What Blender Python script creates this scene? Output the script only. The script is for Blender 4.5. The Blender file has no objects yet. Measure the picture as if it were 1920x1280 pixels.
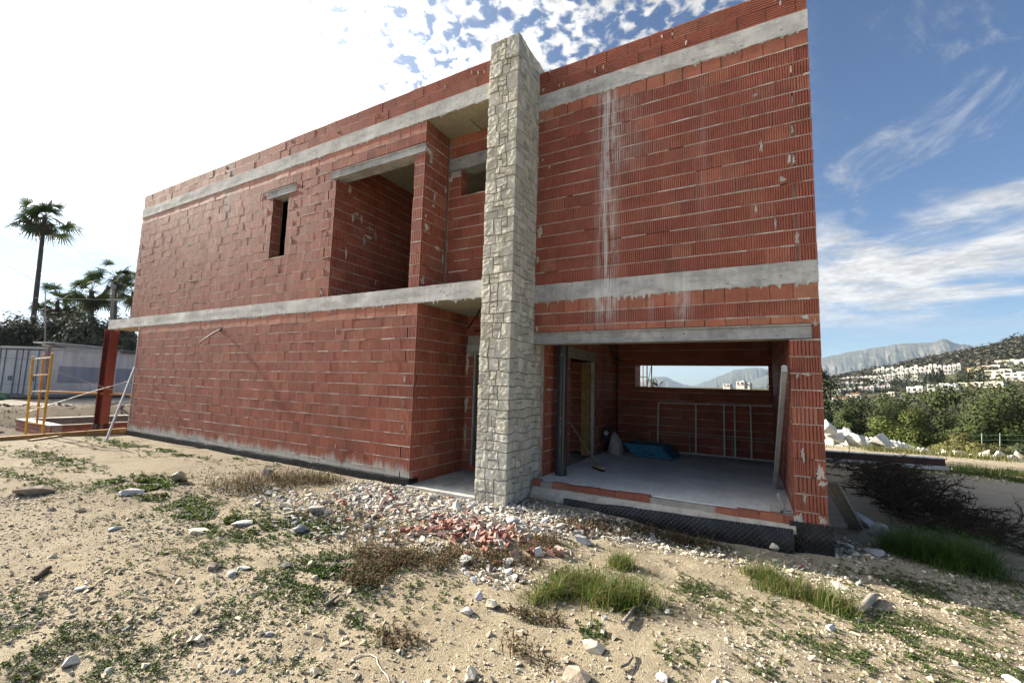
import bpy, bmesh, math, random, zlib
import numpy as np
from mathutils import Vector, noise as mnoise

random.seed(7)
RNG = np.random.default_rng(7)
SC = bpy.context.scene
COL = SC.collection
R_ = math.radians

# ------------------------------------------------------------------ helpers
class MB:
    """collects geometry for ONE mesh object"""
    def __init__(s):
        s.v, s.n = [], 0
        s.fl, s.fs, s.fc, s.fm, s.sm = [], [], [], [], []
    def add(s, verts, faces, col=(1, 1, 1), mat=0, smooth=False):
        verts = np.asarray(verts, dtype=np.float32).reshape(-1, 3)
        base = s.n
        s.v.append(verts); s.n += len(verts)
        if isinstance(faces, np.ndarray):
            m, k = faces.shape
            s.fl.append((faces + base).astype(np.int32).ravel())
            s.fs.append(np.full(m, k, np.int32))
        else:
            m = len(faces)
            s.fl.append(np.array([i + base for f in faces for i in f], np.int32))
            s.fs.append(np.array([len(f) for f in faces], np.int32))
        c = np.asarray(col, np.float32)
        if c.ndim == 1: c = np.tile(c[:3], (m, 1))
        s.fc.append(c)
        s.fm.append(np.full(m, mat, np.int32) if np.isscalar(mat) else np.asarray(mat, np.int32))
        s.sm.append(np.full(m, smooth, bool))
    def quad(s, a, b, c, d, col=(1, 1, 1), mat=0):
        s.add([a, b, c, d], [(0, 1, 2, 3)], col, mat)
    def box(s, x0, x1, y0, y1, z0, z1, col=(1, 1, 1), mat=0):
        v = [(x, y, z) for z in (z0, z1) for y in (y0, y1) for x in (x0, x1)]
        s.add(v, [(0, 2, 3, 1), (4, 5, 7, 6), (0, 1, 5, 4), (2, 6, 7, 3), (0, 4, 6, 2), (1, 3, 7, 5)], col, mat)
    def obox(s, c, ax, ay, az, col=(1, 1, 1), mat=0, bev=0.0):
        """box with centre c and half-axis vectors; optional small chamfer"""
        c = np.array(c, float); A = [np.array(a, float) for a in (ax, ay, az)]
        if bev <= 0:
            v = [c + A[0]*i + A[1]*j + A[2]*k for k in (-1, 1) for j in (-1, 1) for i in (-1, 1)]
            s.add(v, [(0, 2, 3, 1), (4, 5, 7, 6), (0, 1, 5, 4), (2, 6, 7, 3), (0, 4, 6, 2), (1, 3, 7, 5)], col, mat)
            return
        L = [np.linalg.norm(a) for a in A]
        r = [max(0, 1 - bev/l) for l in L]
        v = []; idx = {}
        for k in (-1, 1):
            for j in (-1, 1):
                for i in (-1, 1):
                    for t in range(3):
                        f = [i*r[0], j*r[1], k*r[2]]; f[t] = (i, j, k)[t]
                        idx[(i, j, k, t)] = len(v); v.append(c + A[0]*f[0] + A[1]*f[1] + A[2]*f[2])
        F = []
        for t in range(3):
            o = [q for q in range(3) if q != t]
            for sg in (-1, 1):
                q = []
                for a, b in ((-1, -1), (1, -1), (1, 1), (-1, 1)):
                    key = [0, 0, 0]; key[t] = sg; key[o[0]] = a; key[o[1]] = b
                    q.append(idx[(*key, t)])
                F.append(tuple(q))
        for t in range(3):
            o = [q for q in range(3) if q != t]
            for a in (-1, 1):
                for b in (-1, 1):
                    q = []
                    for e, tt in ((-1, o[0]), (1, o[0]), (1, o[1]), (-1, o[1])):
                        key = [0, 0, 0]; key[t] = e; key[o[0]] = a; key[o[1]] = b
                        q.append(idx[(*key, tt)])
                    F.append(tuple(q))
        for i in (-1, 1):
            for j in (-1, 1):
                for k in (-1, 1): F.append(tuple(idx[(i, j, k, t)] for t in range(3)))
        s.add(v, F, col, mat)
    def tube(s, pts, rad, seg=8, col=(1, 1, 1), mat=0, cap=True, smooth=True):
        pts = [np.array(p, float) for p in pts]
        n = len(pts)
        rad = [rad]*n if np.isscalar(rad) else list(rad)
        V = []; prev = None
        for i, p in enumerate(pts):
            d = pts[min(i+1, n-1)] - pts[max(i-1, 0)]
            d = d/(np.linalg.norm(d)+1e-9)
            if prev is None:
                u = np.cross(d, (0, 0, 1.0))
                if np.linalg.norm(u) < 1e-3: u = np.cross(d, (1.0, 0, 0))
            else:
                u = prev - d*np.dot(prev, d)
            u = u/(np.linalg.norm(u)+1e-9); w = np.cross(d, u); prev = u
            for k in range(seg):
                a = 2*math.pi*k/seg
                V.append(p + rad[i]*(math.cos(a)*u + math.sin(a)*w))
        F = []
        for i in range(n-1):
            for k in range(seg):
                k2 = (k+1) % seg
                F.append((i*seg+k, i*seg+k2, (i+1)*seg+k2, (i+1)*seg+k))
        s.add(V, F, col, mat, smooth)
        if cap:
            s.add(V[:seg], [tuple(range(seg))[::-1]], col, mat)
            s.add(V[-seg:], [tuple(range(seg))], col, mat)
    def merge(s, tv, tf, mats4, cols):
        """many transformed copies of a template (tv Nx3, tf MxK); mats4 list of 3x4 arrays"""
        tv = np.asarray(tv, np.float32); tf = np.asarray(tf)
        M = np.asarray(mats4, np.float32); n = len(M); k = len(tv)
        V = np.einsum('nij,kj->nki', M[:, :, :3], tv) + M[:, None, :, 3]
        F = (tf[None] + (np.arange(n)*k)[:, None, None]).reshape(-1, tf.shape[1])
        C = np.repeat(np.asarray(cols, np.float32), len(tf), axis=0)
        s.add(V.reshape(-1, 3), F, C)
    def build(s, name, mats, parent=None):
        me = bpy.data.meshes.new(name)
        if s.v:
            V = np.concatenate(s.v); FL = np.concatenate(s.fl); FS = np.concatenate(s.fs)
            me.vertices.add(len(V)); me.vertices.foreach_set('co', V.ravel())
            me.loops.add(len(FL)); me.loops.foreach_set('vertex_index', FL)
            me.polygons.add(len(FS))
            st = np.zeros(len(FS), np.int32); st[1:] = np.cumsum(FS)[:-1]
            me.polygons.foreach_set('loop_start', st)
            me.polygons.foreach_set('material_index', np.concatenate(s.fm))
            me.polygons.foreach_set('use_smooth', np.concatenate(s.sm))
            me.update(calc_edges=True)
            C = np.concatenate(s.fc)
            at = me.attributes.new('tint', 'FLOAT_COLOR', 'FACE')
            at.data.foreach_set('color', np.concatenate([C, np.ones((len(C), 1), np.float32)], 1).ravel())
        for m in (mats if isinstance(mats, (list, tuple)) else [mats]): me.materials.append(m)
        o = bpy.data.objects.new(name, me); COL.objects.link(o)
        if parent is not None:
            o.parent = parent
            o.matrix_parent_inverse = parent.matrix_basis.inverted()
        return o

def tag(o, label=None, cat=None, group=None, kind=None):
    if label: o['label'] = label
    if cat: o['category'] = cat
    if group: o['group'] = group
    if kind: o['kind'] = kind
    return o

def thing(name, loc, label, cat, group=None):
    o = bpy.data.objects.new(name, None); COL.objects.link(o)
    o.location = loc; o.empty_display_size = .2
    return tag(o, label, cat, group)

def rotm(ax, ay, az):
    cx, sx, cy, sy, cz, sz = math.cos(ax), math.sin(ax), math.cos(ay), math.sin(ay), math.cos(az), math.sin(az)
    X = np.array([[1, 0, 0], [0, cx, -sx], [0, sx, cx]]); Y = np.array([[cy, 0, sy], [0, 1, 0], [-sy, 0, cy]])
    Z = np.array([[cz, -sz, 0], [sz, cz, 0], [0, 0, 1]])
    return Z @ Y @ X

def nz(x, y, z=0.0, s=1.0): return mnoise.noise(Vector((x*s, y*s, z*s)))
def sstep(a, b, x):
    t = min(1, max(0, (x-a)/(b-a))); return t*t*(3-2*t)

# ------------------------------------------------------------------ camera (pose solved from the photograph's wall lines)
CAM = np.array([0, 0, 1.523]); YAW, PIT, ROL = 28.934, 5.733, 1.684
FPX = 807.9
fw = np.array([-math.sin(R_(YAW))*math.cos(R_(PIT)), math.cos(R_(YAW))*math.cos(R_(PIT)), math.sin(R_(PIT))])
rt0 = np.array([math.cos(R_(YAW)), math.sin(R_(YAW)), 0]); up0 = np.cross(rt0, fw)
rt = rt0*math.cos(R_(ROL)) + up0*math.sin(R_(ROL)); up = -rt0*math.sin(R_(ROL)) + up0*math.cos(R_(ROL))
def at(u, v, axis, val):
    """world point seen at photograph pixel (u, v) on the plane axis = val"""
    d = fw + rt*(u-960)/FPX - up*(v-640)/FPX
    i = 'XYZ'.index(axis); return CAM + d*((val-CAM[i])/d[i])
def azel(az, el, D):
    return np.array([D*math.sin(R_(az)), D*math.cos(R_(az)), CAM[2] + D*math.tan(R_(el))])
cd = bpy.data.cameras.new('camera'); co = bpy.data.objects.new('camera', cd); COL.objects.link(co)
from mathutils import Matrix
co.matrix_world = Matrix(((rt[0], up[0], -fw[0], CAM[0]), (rt[1], up[1], -fw[1], CAM[1]), (rt[2], up[2], -fw[2], CAM[2]), (0, 0, 0, 1)))
cd.sensor_width = 36; cd.lens = FPX/1920*36; cd.clip_start = .05; cd.clip_end = 60000
SC.camera = co

# ------------------------------------------------------------------ material helpers
def N(nt, typ, ins=None, **pr):
    n = nt.nodes.new(typ)
    for k, v in pr.items(): setattr(n, k, v)
    for k, v in (ins or {}).items():
        s = n.inputs[k]
        if isinstance(v, bpy.types.NodeSocket): nt.links.new(v, s)
        elif isinstance(v, bpy.types.Node): nt.links.new(v.outputs[0], s)
        else: s.default_value = v
    return n
def newmat(name):
    m = bpy.data.materials.new(name); m.use_nodes = True
    nt = m.node_tree; nt.nodes.clear()
    b = N(nt, 'ShaderNodeBsdfPrincipled'); o = N(nt, 'ShaderNodeOutputMaterial')
    nt.links.new(b.outputs[0], o.inputs[0])
    b.inputs['Specular IOR Level'].default_value = .25
    return m, nt, b
def pos(nt): return N(nt, 'ShaderNodeNewGeometry').outputs['Position']
def noise(nt, vec, scale, detail=3, rough=.6, dist=0.0):
    return N(nt, 'ShaderNodeTexNoise', {'Vector': vec, 'Scale': scale, 'Detail': detail, 'Roughness': rough, 'Distortion': dist}).outputs['Fac']
def ramp(nt, fac, stops):
    n = N(nt, 'ShaderNodeValToRGB', {'Fac': fac}); e = n.color_ramp.elements
    while len(e) < len(stops): e.new(.5)
    for q, (p, c) in zip(e, stops):
        q.position = p; q.color = (*c, 1) if len(c) == 3 else c
    return n.outputs[0]
def mp(nt, v, a, b, c=0.0, d=1.0, smooth=True):
    return N(nt, 'ShaderNodeMapRange', {'Value': v, 'From Min': a, 'From Max': b, 'To Min': c, 'To Max': d}, clamp=True, interpolation_type='SMOOTHSTEP' if smooth else 'LINEAR').outputs[0]
def ma(nt, op, a, b=0.0, c=0.0):
    n = N(nt, 'ShaderNodeMath', operation=op)
    for i, v in enumerate((a, b, c)):
        if isinstance(v, bpy.types.NodeSocket): nt.links.new(v, n.inputs[i])
        else: n.inputs[i].default_value = v
    return n.outputs[0]
def mix(nt, fac, a, b, mode='MIX'):
    n = N(nt, 'ShaderNodeMix', data_type='RGBA', blend_type=mode)
    for i, v in ((0, fac), (6, a), (7, b)):
        if isinstance(v, bpy.types.NodeSocket): nt.links.new(v, n.inputs[i])
        else: n.inputs[i].default_value = (*v, 1) if isinstance(v, tuple) and len(v) == 3 else v
    return n.outputs[2]
def tint(nt): return N(nt, 'ShaderNodeAttribute', attribute_name='tint').outputs['Color']
def vmul(nt, v, s): return N(nt, 'ShaderNodeVectorMath', {0: v, 1: s}, operation='MULTIPLY').outputs[0]
def bump(nt, b, h, strength=.3, dist=.01):
    n = N(nt, 'ShaderNodeBump', {'Height': h, 'Strength': strength, 'Distance': dist})
    nt.links.new(n.outputs[0], b.inputs['Normal']); return n
def setc(nt, b, c, rough=.9):
    if isinstance(c, bpy.types.NodeSocket): nt.links.new(c, b.inputs['Base Color'])
    else: b.inputs['Base Color'].default_value = (*c, 1)
    b.inputs['Roughness'].default_value = rough

def lime_mask(nt, P, ragged=1.0):
    """lime washed out of the slab: white runs at fixed places on the garage front"""
    s = N(nt, 'ShaderNodeSeparateXYZ', {0: P})
    fine = noise(nt, vmul(nt, P, (26, 1, .7)), 1, 3, .7)
    brk = noise(nt, vmul(nt, P, (9, 1, 4)), 1, 4, .7)
    tot = None
    for xs, w, z0, z1, k in ((-1.83, .13, 2.45, 6.28, .95), (-1.62, .30, 4.6, 6.1, .30), (-1.86, .26, 2.2, 3.1, .5), (-.78, .10, 2.2, 3.2, .75), (-.5, .08, 3.5, 5.9, .14), (-1.2, .06, 2.3, 2.9, .35)):
        d = ma(nt, 'DIVIDE', ma(nt, 'SUBTRACT', s.outputs[0], xs), w)
        g = ma(nt, 'POWER', 2.718, ma(nt, 'MULTIPLY', ma(nt, 'MULTIPLY', d, d), -1))
        zz = ma(nt, 'MULTIPLY', mp(nt, s.outputs[2], z0, z0+.5), mp(nt, s.outputs[2], z1, z1-.25))
        t = ma(nt, 'MULTIPLY', ma(nt, 'MULTIPLY', g, zz), k)
        tot = t if tot is None else ma(nt, 'ADD', tot, t)
    m = ma(nt, 'MULTIPLY', tot, mp(nt, ma(nt, 'ADD', fine, ma(nt, 'MULTIPLY', brk, .6)), .62, .98))
    onfront = ma(nt, 'MULTIPLY', mp(nt, s.outputs[1], 6.0, 6.1), mp(nt, s.outputs[1], 6.3, 6.24))
    return ma(nt, 'MINIMUM', ma(nt, 'MULTIPLY', m, onfront), .85), s
def splash_mask(nt, P, s):
    n1 = noise(nt, vmul(nt, P, (5, 1, .8)), 1, 4, .65)
    n2 = noise(nt, vmul(nt, P, (22, 1, .5)), 1, 2, .6)
    lim = ma(nt, 'ADD', ma(nt, 'MULTIPLY', n1, .42), ma(nt, 'MULTIPLY', n2, .16))
    m = mp(nt, ma(nt, 'SUBTRACT', s.outputs[2], lim), -.10, -.28)
    return ma(nt, 'MULTIPLY', ma(nt, 'MULTIPLY', m, mp(nt, s.outputs[0], -15.6, -15.2)), mp(nt, s.outputs[1], 5.62, 5.56))

def mat_brick():
    m, nt, b = newmat('fired_brick'); P = pos(nt)
    n1 = noise(nt, P, 3.0, 4); n2 = noise(nt, vmul(nt, P, (60, 60, 14)), 1, 3)
    c = mix(nt, 1, tint(nt), ramp(nt, n1, [(.3, (.80, .76, .74)), (.7, (1.15, 1.12, 1.08))]), 'MULTIPLY')
    c = mix(nt, 1, c, ramp(nt, n2, [(.25, (.78, .76, .76)), (.7, (1.12, 1.1, 1.1))]), 'MULTIPLY')
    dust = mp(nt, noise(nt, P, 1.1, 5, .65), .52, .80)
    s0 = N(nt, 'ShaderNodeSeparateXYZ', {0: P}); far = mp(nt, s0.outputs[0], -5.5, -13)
    c = mix(nt, ma(nt, 'MULTIPLY', ma(nt, 'MAXIMUM', dust, far), ma(nt, 'ADD', .10, ma(nt, 'MULTIPLY', far, ma(nt, 'MULTIPLY', mp(nt, s0.outputs[2], .5, 5.0), .20)))), c, (.36, .25, .20))  # patchy dust, plus grazing-sun glare painted in, paler towards the upper left
    lm, s = lime_mask(nt, P)
    c = mix(nt, lm, c, (.62, .60, .58))
    # grey cement wash running down the tall wall
    d = ma(nt, 'DIVIDE', ma(nt, 'SUBTRACT', s.outputs[0], -11.15), .16)
    g = ma(nt, 'POWER', 2.718, ma(nt, 'MULTIPLY', ma(nt, 'MULTIPLY', d, d), -1))
    g = ma(nt, 'MULTIPLY', ma(nt, 'MULTIPLY', g, mp(nt, s.outputs[2], 4.6, 6.0)), mp(nt, s.outputs[1], 5.7, 5.6))
    c = mix(nt, ma(nt, 'MULTIPLY', g, .7), c, (.20, .17, .16))
    c = mix(nt, splash_mask(nt, P, s), c, (.47, .46, .43))
    setc(nt, b, c, .66); b.inputs['Specular IOR Level'].default_value = .30; bump(nt, b, n2, .25, .004); return m
def mat_mortar():
    m, nt, b = newmat('mortar'); P = pos(nt)
    n1 = noise(nt, P, 9, 4); n2 = noise(nt, P, 60, 4)
    c = mix(nt, 1, tint(nt), ramp(nt, n1, [(.3, (.36, .33, .29)), (.7, (.54, .50, .45))]), 'MULTIPLY')
    lm, s = lime_mask(nt, P)
    c = mix(nt, lm, c, (.66, .65, .62)); setc(nt, b, c, .95); bump(nt, b, n2, .6, .006); return m
def mat_concrete(name, lo, hi, spots=True):
    m, nt, b = newmat(name); P = pos(nt)
    n1 = noise(nt, P, 1.6, 6, .65); n2 = noise(nt, vmul(nt, P, (14, 14, 3)), 1, 4); n3 = noise(nt, P, 90, 3)
    c = ramp(nt, n1, [(.3, lo), (.7, hi)])
    c = mix(nt, 1, c, ramp(nt, n2, [(.3, (.84, .84, .84)), (.7, (1.08, 1.08, 1.08))]), 'MULTIPLY')
    h = n3
    if spots:
        v = N(nt, 'ShaderNodeTexVoronoi', {'Vector': vmul(nt, P, (11, 11, 17)), 'Scale': 1.0, 'Randomness': 1.0})
        pit = ma(nt, 'MULTIPLY', mp(nt, v.outputs['Distance'], .30, .12), mp(nt, noise(nt, P, 5, 3), .50, .62))
        c = mix(nt, ma(nt, 'MULTIPLY', pit, .75), c, tuple(x*.42 for x in lo))
        blot = mp(nt, noise(nt, vmul(nt, P, (2.6, 2.6, 6)), 1, 6, .75), .47, .60)
        c = mix(nt, ma(nt, 'MULTIPLY', blot, .42), c, tuple(x*.55 for x in lo))
        h = ma(nt, 'SUBTRACT', n3, ma(nt, 'MULTIPLY', pit, 1.5))
    lm, s = lime_mask(nt, P)
    c = mix(nt, ma(nt, 'MULTIPLY', lm, .8), c, (.74, .74, .72))
    c = mix(nt, 1, c, tint(nt), 'MULTIPLY')
    setc(nt, b, c, .88); bump(nt, b, h, .35, .006); return m
def mat_tint(name, rough=.85, nscale=8.0, lo=.8, hi=1.15, bstr=.25, bscale=40, metal=0.0, spec=.25, bdist=.006):
    """plain material: per-face tint times a noise"""
    m, nt, b = newmat(name); P = pos(nt)
    c = mix(nt, 1, tint(nt), ramp(nt, noise(nt, P, nscale, 4), [(.3, (lo,)*3), (.7, (hi,)*3)]), 'MULTIPLY')
    setc(nt, b, c, rough); bump(nt, b, noise(nt, P, bscale, 3), bstr, bdist)
    b.inputs['Metallic'].default_value = metal; b.inputs['Specular IOR Level'].default_value = spec; return m
def mat_leaf(name, trans=.35, rough=.6):
    m, nt, b = newmat(name)
    c = tint(nt); setc(nt, b, c, rough)
    tr = N(nt, 'ShaderNodeBsdfTranslucent', {'Color': mix(nt, 1, c, (1.25, 1.3, .7), 'MULTIPLY')})
    mx = N(nt, 'ShaderNodeMixShader', {'Fac': trans})
    nt.links.new(b.outputs[0], mx.inputs[1]); nt.links.new(tr.outputs[0], mx.inputs[2])
    o = [n for n in nt.nodes if n.type == 'OUTPUT_MATERIAL'][0]
    nt.links.new(mx.outputs[0], o.inputs[0]); return m
def mat_stone():
    m, nt, b = newmat('limestone_facing'); P = pos(nt)
    n1 = noise(nt, P, 6, 5, .65); n2 = noise(nt, P, 28, 5, .7); n3 = noise(nt, P, 1.3, 3)
    c = mix(nt, 1, tint(nt), ramp(nt, n1, [(.28, (.74, .73, .70)), (.72, (1.16, 1.15, 1.12))]), 'MULTIPLY')
    c = mix(nt, ma(nt, 'MULTIPLY', mp(nt, n3, .45, .7), .25), c, (.42, .39, .32))
    setc(nt, b, c, .92); bump(nt, b, ma(nt, 'ADD', n2, ma(nt, 'MULTIPLY', n1, .4)), .6, .014); return m

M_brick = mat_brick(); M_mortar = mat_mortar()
M_conc = mat_concrete('cast_concrete', (.37, .365, .35), (.62, .61, .585))
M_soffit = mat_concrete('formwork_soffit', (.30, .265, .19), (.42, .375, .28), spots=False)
M_floor = mat_concrete('screed_floor', (.55, .54, .525), (.78, .77, .755), spots=False)
M_stone = mat_stone()
M_joint = mat_tint('stone_joint', nscale=6)
M_generic = mat_tint('painted_surface', rough=.6)
M_metal = mat_tint('weathered_metal', rough=.5, nscale=5, lo=.7, hi=1.15, bstr=.1, metal=.0, spec=.5)
M_wood = mat_tint('weathered_wood', rough=.85, nscale=14, lo=.65, hi=1.2, bstr=.4)
M_rock = mat_tint('broken_limestone', rough=.9, nscale=9, lo=.72, hi=1.15, bstr=.5, bscale=28, bdist=.02)
M_peb = mat_tint('chippings', rough=.92, nscale=20, lo=.8, hi=1.12, bstr=.4, bscale=70)
M_leaf = mat_leaf('leaf', .30); M_far = mat_leaf('tree_foliage', .06, .8); M_grass = mat_leaf('grass_blade', .40); M_dry = mat_leaf('dry_stems', .18, .8)
M_bark = mat_tint('bark', rough=.95, nscale=10, lo=.6, hi=1.2, bstr=.6, bscale=25, bdist=.02)
def mat_membrane():
    m, nt, b = newmat('dimpled_membrane'); P = pos(nt)
    c = ramp(nt, noise(nt, P, 7, 4), [(.35, (.008, .008, .010)), (.75, (.030, .031, .034))])
    setc(nt, b, c, .30); b.inputs['Specular IOR Level'].default_value = .32; return m
M_memb = mat_membrane()

SHADE = lambda c, lo=.75, hi=1.2: tuple(x*random.uniform(lo, hi) for x in [1]) and (lambda k: tuple(x*k for x in c))(random.uniform(lo, hi))

# ------------------------------------------------------------------ the brick house
house = thing('brick_house', (-5, 6.2, 0), 'unfinished two storey house of bare red brick with pale concrete bands', 'house')
YL, YR, XC, XR = 5.512, 6.171, -4.889, .747
Z1, Z2, Z3, Z4, Z5 = 2.86, 3.13, 6.13, 6.40, 6.81
BRICK = (.325, .107, .071)

def brick_col(kind):
    k = random.gauss(1, .045); r = random.random()
    c = BRICK
    if kind == 'plain': c = (.37, .135, .082)
    if r < .06: c = (c[0]*.90, c[1]*1.0, c[2]*1.0)
    elif r < .13: c = (c[0]*1.06, c[1]*1.32, c[2]*1.35)
    elif r < .24: c = (c[0]*1.12, c[1]*1.28, c[2]*1.25)
    k = min(1.35, max(.7, k)); return tuple(x*k for x in c)

def add_brick(mb, O, U, Nn, u0, u1, z0, z1, ribs, horiz=False, kind='rib', jit=1.0, depth=.03):
    w, h = u1-u0, z1-z0
    if w < .02 or h < .02: return
    col = brick_col(kind)
    off = random.gauss(0, .0012)*jit; ty = random.gauss(0, .0032)*jit; tz = random.gauss(0, .0036)*jit
    uc, zc = (u0+u1)/2, (z0+z1)/2
    du = random.gauss(0, .001); dz = random.gauss(0, .0015)
    O3 = np.array([O[0], O[1], 0.0]); U3 = np.array([U[0], U[1], 0.0]); N3 = np.array([Nn[0], Nn[1], 0.0])
    def pt(u, z, d):
        d2 = d + off + ty*(u-uc) + tz*(z-zc)
        return O3 + U3*(u+du) + N3*d2 + np.array([0, 0, z+dz])
    V, F = [], []
    n = max(1, ribs); L = h if horiz else w; a0, a1 = (z0, z1) if horiz else (u0, u1)
    prof = []
    if ribs <= 1: prof = [(a0, 0), (a1, 0)]
    else:
        p = L/n; gw = p*(.34 if ribs > 7 else .36); gd = -.010 if ribs > 7 else -.014
        prof.append((a0, 0))
        for i in range(1, n):
            c = a0 + p*i
            prof += [(c-gw/2, 0), (c-gw/2+.0015, gd), (c+gw/2-.0015, gd), (c+gw/2, 0)]
        prof.append((a1, 0))
    for (a, d) in prof:
        if horiz: V += [pt(u0, a, d), pt(u1, a, d)]
        else: V += [pt(a, z0, d), pt(a, z1, d)]
    for i in range(len(prof)-1):
        q = (2*i, 2*i+2, 2*i+3, 2*i+1)
        F.append(q if not horiz else (2*i, 2*i+1, 2*i+3, 2*i+2))
    b = len(V)
    V += [pt(u0, z0, -.004), pt(u1, z0, -.004), pt(u1, z1, -.004), pt(u0, z1, -.004), pt(u0, z0, -depth), pt(u1, z0, -depth), pt(u1, z1, -depth), pt(u0, z1, -depth)]
    F += [(b+0, b+4, b+5, b+1), (b+1, b+5, b+6, b+2), (b+2, b+6, b+7, b+3), (b+3, b+7, b+4, b+0)]
    mb.add(V, F, col, 0)

def brick_face(mb, O, U, Nn, W, rows, holes=(), L=.25, quoin=(False, False), jit=1.0, mortar=True, ribs=9, lumps=0.0):
    """one leaf of bricks: O = plan origin, U = plan direction, Nn = plan outward normal; rows = (z0, z1, kind)"""
    J = .010
    O3 = np.array([O[0], O[1], 0.0]); U3 = np.array([U[0], U[1], 0.0]); N3 = np.array([Nn[0], Nn[1], 0.0])
    for k, (z0, z1, kind) in enumerate(rows):
        spans = [(0.0, W)]
        for (hx0, hx1, hz0, hz1) in holes:
            if hz0 < z1-.02 and hz1 > z0+.02:
                ns = []
                for a, b_ in spans:
                    if hx1 <= a or hx0 >= b_: ns.append((a, b_)); continue
                    if hx0 > a: ns.append((a, hx0))
                    if hx1 < b_: ns.append((hx1, b_))
                spans = ns
        bl = L*(1.32 if kind == 'hrib' else 1)
        for (a, b_) in spans:
            x = a; first = True
            offs = (bl*.5 if k % 2 else 0) + random.uniform(-.03, .03)
            cuts = [a]
            qa = quoin[0] or a > .001; qb = quoin[1] or b_ < W-.001
            A, B = a, b_
            if kind == 'rib' and (b_-a) > .7:
                if qa and k % 2 == 0:
                    add_brick(mb, O, U, Nn, a, a+.185, z0+J/2, z1-J/2, 6, kind=kind, jit=jit); A = a+.185+random.uniform(.012, .04)
                    if random.random() < .6: mortar_lump(mb, O3, U3, N3, (a+.185+A)/2, (z0+z1)/2, (A-a-.185)*.6, .085)
                if qb and k % 2 == 0:
                    add_brick(mb, O, U, Nn, b_-.185, b_, z0+J/2, z1-J/2, 6, kind=kind, jit=jit); B = b_-.185-random.uniform(.012, .04)
                    if random.random() < .6: mortar_lump(mb, O3, U3, N3, (b_-.185+B)/2, (z0+z1)/2, (b_-.185-B)*.6, .085)
            x = A - (offs % bl)
            while x < B-.005:
                e = x + bl + random.uniform(-.004, .004)
                u0, u1 = max(x, A), min(e, B)
                if B-u1 < .05: u1 = B; e = B+1
                if u1-u0 > .02:
                    g = .0032 if random.random() < .88 else .008
                    rr = 1 if kind == 'plain' else max(2, int(round((u1-u0)/(.25/ribs))))
                    if kind == 'hrib': rr = 6
                    if kind == 'rib' and (b_-a) <= .4: rr = 6
                    add_brick(mb, O, U, Nn, u0+g, u1-g, z0+J/2, z1-J/2, rr, kind == 'hrib', kind, jit)
                x = e if e < B+.5 else B
                if e > B+.5: break
            if mortar:
                # lumpy bed joint above this course
                x = a; top = z1
                while x < b_-.01:
                    w = min(random.uniform(.06, .34), b_-x)
                    if random.random() < .95:
                        d = random.gauss(-.0015, .0025); hh = J/2 + abs(random.gauss(.0006, .0026))
                        p = [O3+U3*(x)+N3*d, O3+U3*(x+w)+N3*(d+random.gauss(0, .0015))]
                        zA, zB = top-hh+random.gauss(0, .001), top+hh+random.gauss(0, .001)
                        q = [p[0]+(0, 0, zA), p[1]+(0, 0, zA), p[1]+(0, 0, zB), p[0]+(0, 0, zB)]
                        r = [v - N3*(.03+d) for v in q]
                        kk = random.uniform(.8, 1.15)
                        mb.add(q+r, [(0, 1, 2, 3), (0, 4, 5, 1), (3, 2, 6, 7)], (kk, kk, kk), 1)
                    x += w
        if lumps:
            for _ in range(np.random.default_rng(int(z0*1000)+int(W*77)).poisson(lumps)):
                u = random.uniform(.05, W-.05)
                if any(h[0]-.05 < u < h[1]+.05 and h[2] < z1 and h[3] > z0 for h in holes): continue
                mortar_lump(mb, O3, U3, N3, u, random.uniform(z0, z1), random.uniform(.015, .05), random.uniform(.02, .07))

def mortar_lump(mb, O3, U3, N3, u, z, ru, rz):
    n = 19; c = O3+U3*u+np.array([0, 0, z])+N3*(.004+random.random()*.004)
    ring = []; outer = []
    for i in range(n):
        a = 2*math.pi*i/n; k = random.uniform(.40, 1.25)
        p = U3*(ru*k*math.cos(a)) + np.array([0, 0, rz*k*math.sin(a)])
        ring.append(c + p*.65 + N3*random.uniform(-.003, .002)); outer.append(c + p - N3*.016)
    kk = random.uniform(.8, 1.2)
    F = [tuple(range(n))] + [(i, n+i, n+(i+1) % n, (i+1) % n) for i in range(n)]
    mb.add(ring+outer, [f[::-1] if len(f) == 4 and False else f for f in F], (kk, kk, kk), 1)

def rows_between(z0, z1, top='plain', h=.2, first=None):
    out = []; z = z1; k = 0
    while z - z0 > .03:
        a = max(z-h, z0)
        if z-h-z0 < .03: a = z0
        out.append((a, z, top if (k == 0 and top) else 'rib')); z = a; k += 1
    return out[::-1]

def core(mb, x0, x1, y0, y1, z0, z1, holes=(), col=(.8, .8, .8), mt=1):
    """mortar core of a wall along X with rectangular holes (x0, x1, z0, z1)"""
    xs = sorted({x0, x1, *[h[0] for h in holes], *[h[1] for h in holes]}); xs = [x for x in xs if x0 <= x <= x1]
    for a, b_ in zip(xs[:-1], xs[1:]):
        hh = sorted((h[2], h[3]) for h in holes if h[0] < (a+b_)/2 < h[1])
        z = z0
        for h0, h1 in hh:
            if h0 > z: mb.box(a, b_, y0, y1, z, h0, col, mt)
            z = max(z, h1)
        if z < z1: mb.box(a, b_, y0, y1, z, z1, col, mt)
def corey(mb, x0, x1, y0, y1, z0, z1, holes=()):
    ys = sorted({y0, y1, *[h[0] for h in holes], *[h[1] for h in holes]}); ys = [y for y in ys if y0 <= y <= y1]
    for a, b_ in zip(ys[:-1], ys[1:]):
        hh = sorted((h[2], h[3]) for h in holes if h[0] < (a+b_)/2 < h[1]); z = z0
        for h0, h1 in hh:
            if h0 > z: mb.box(x0, x1, a, b_, z, h0, (.8, .8, .8), 1)
            z = max(z, h1)
        if z < z1: mb.box(x0, x1, a, b_, z, z1, (.8, .8, .8), 1)
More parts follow.
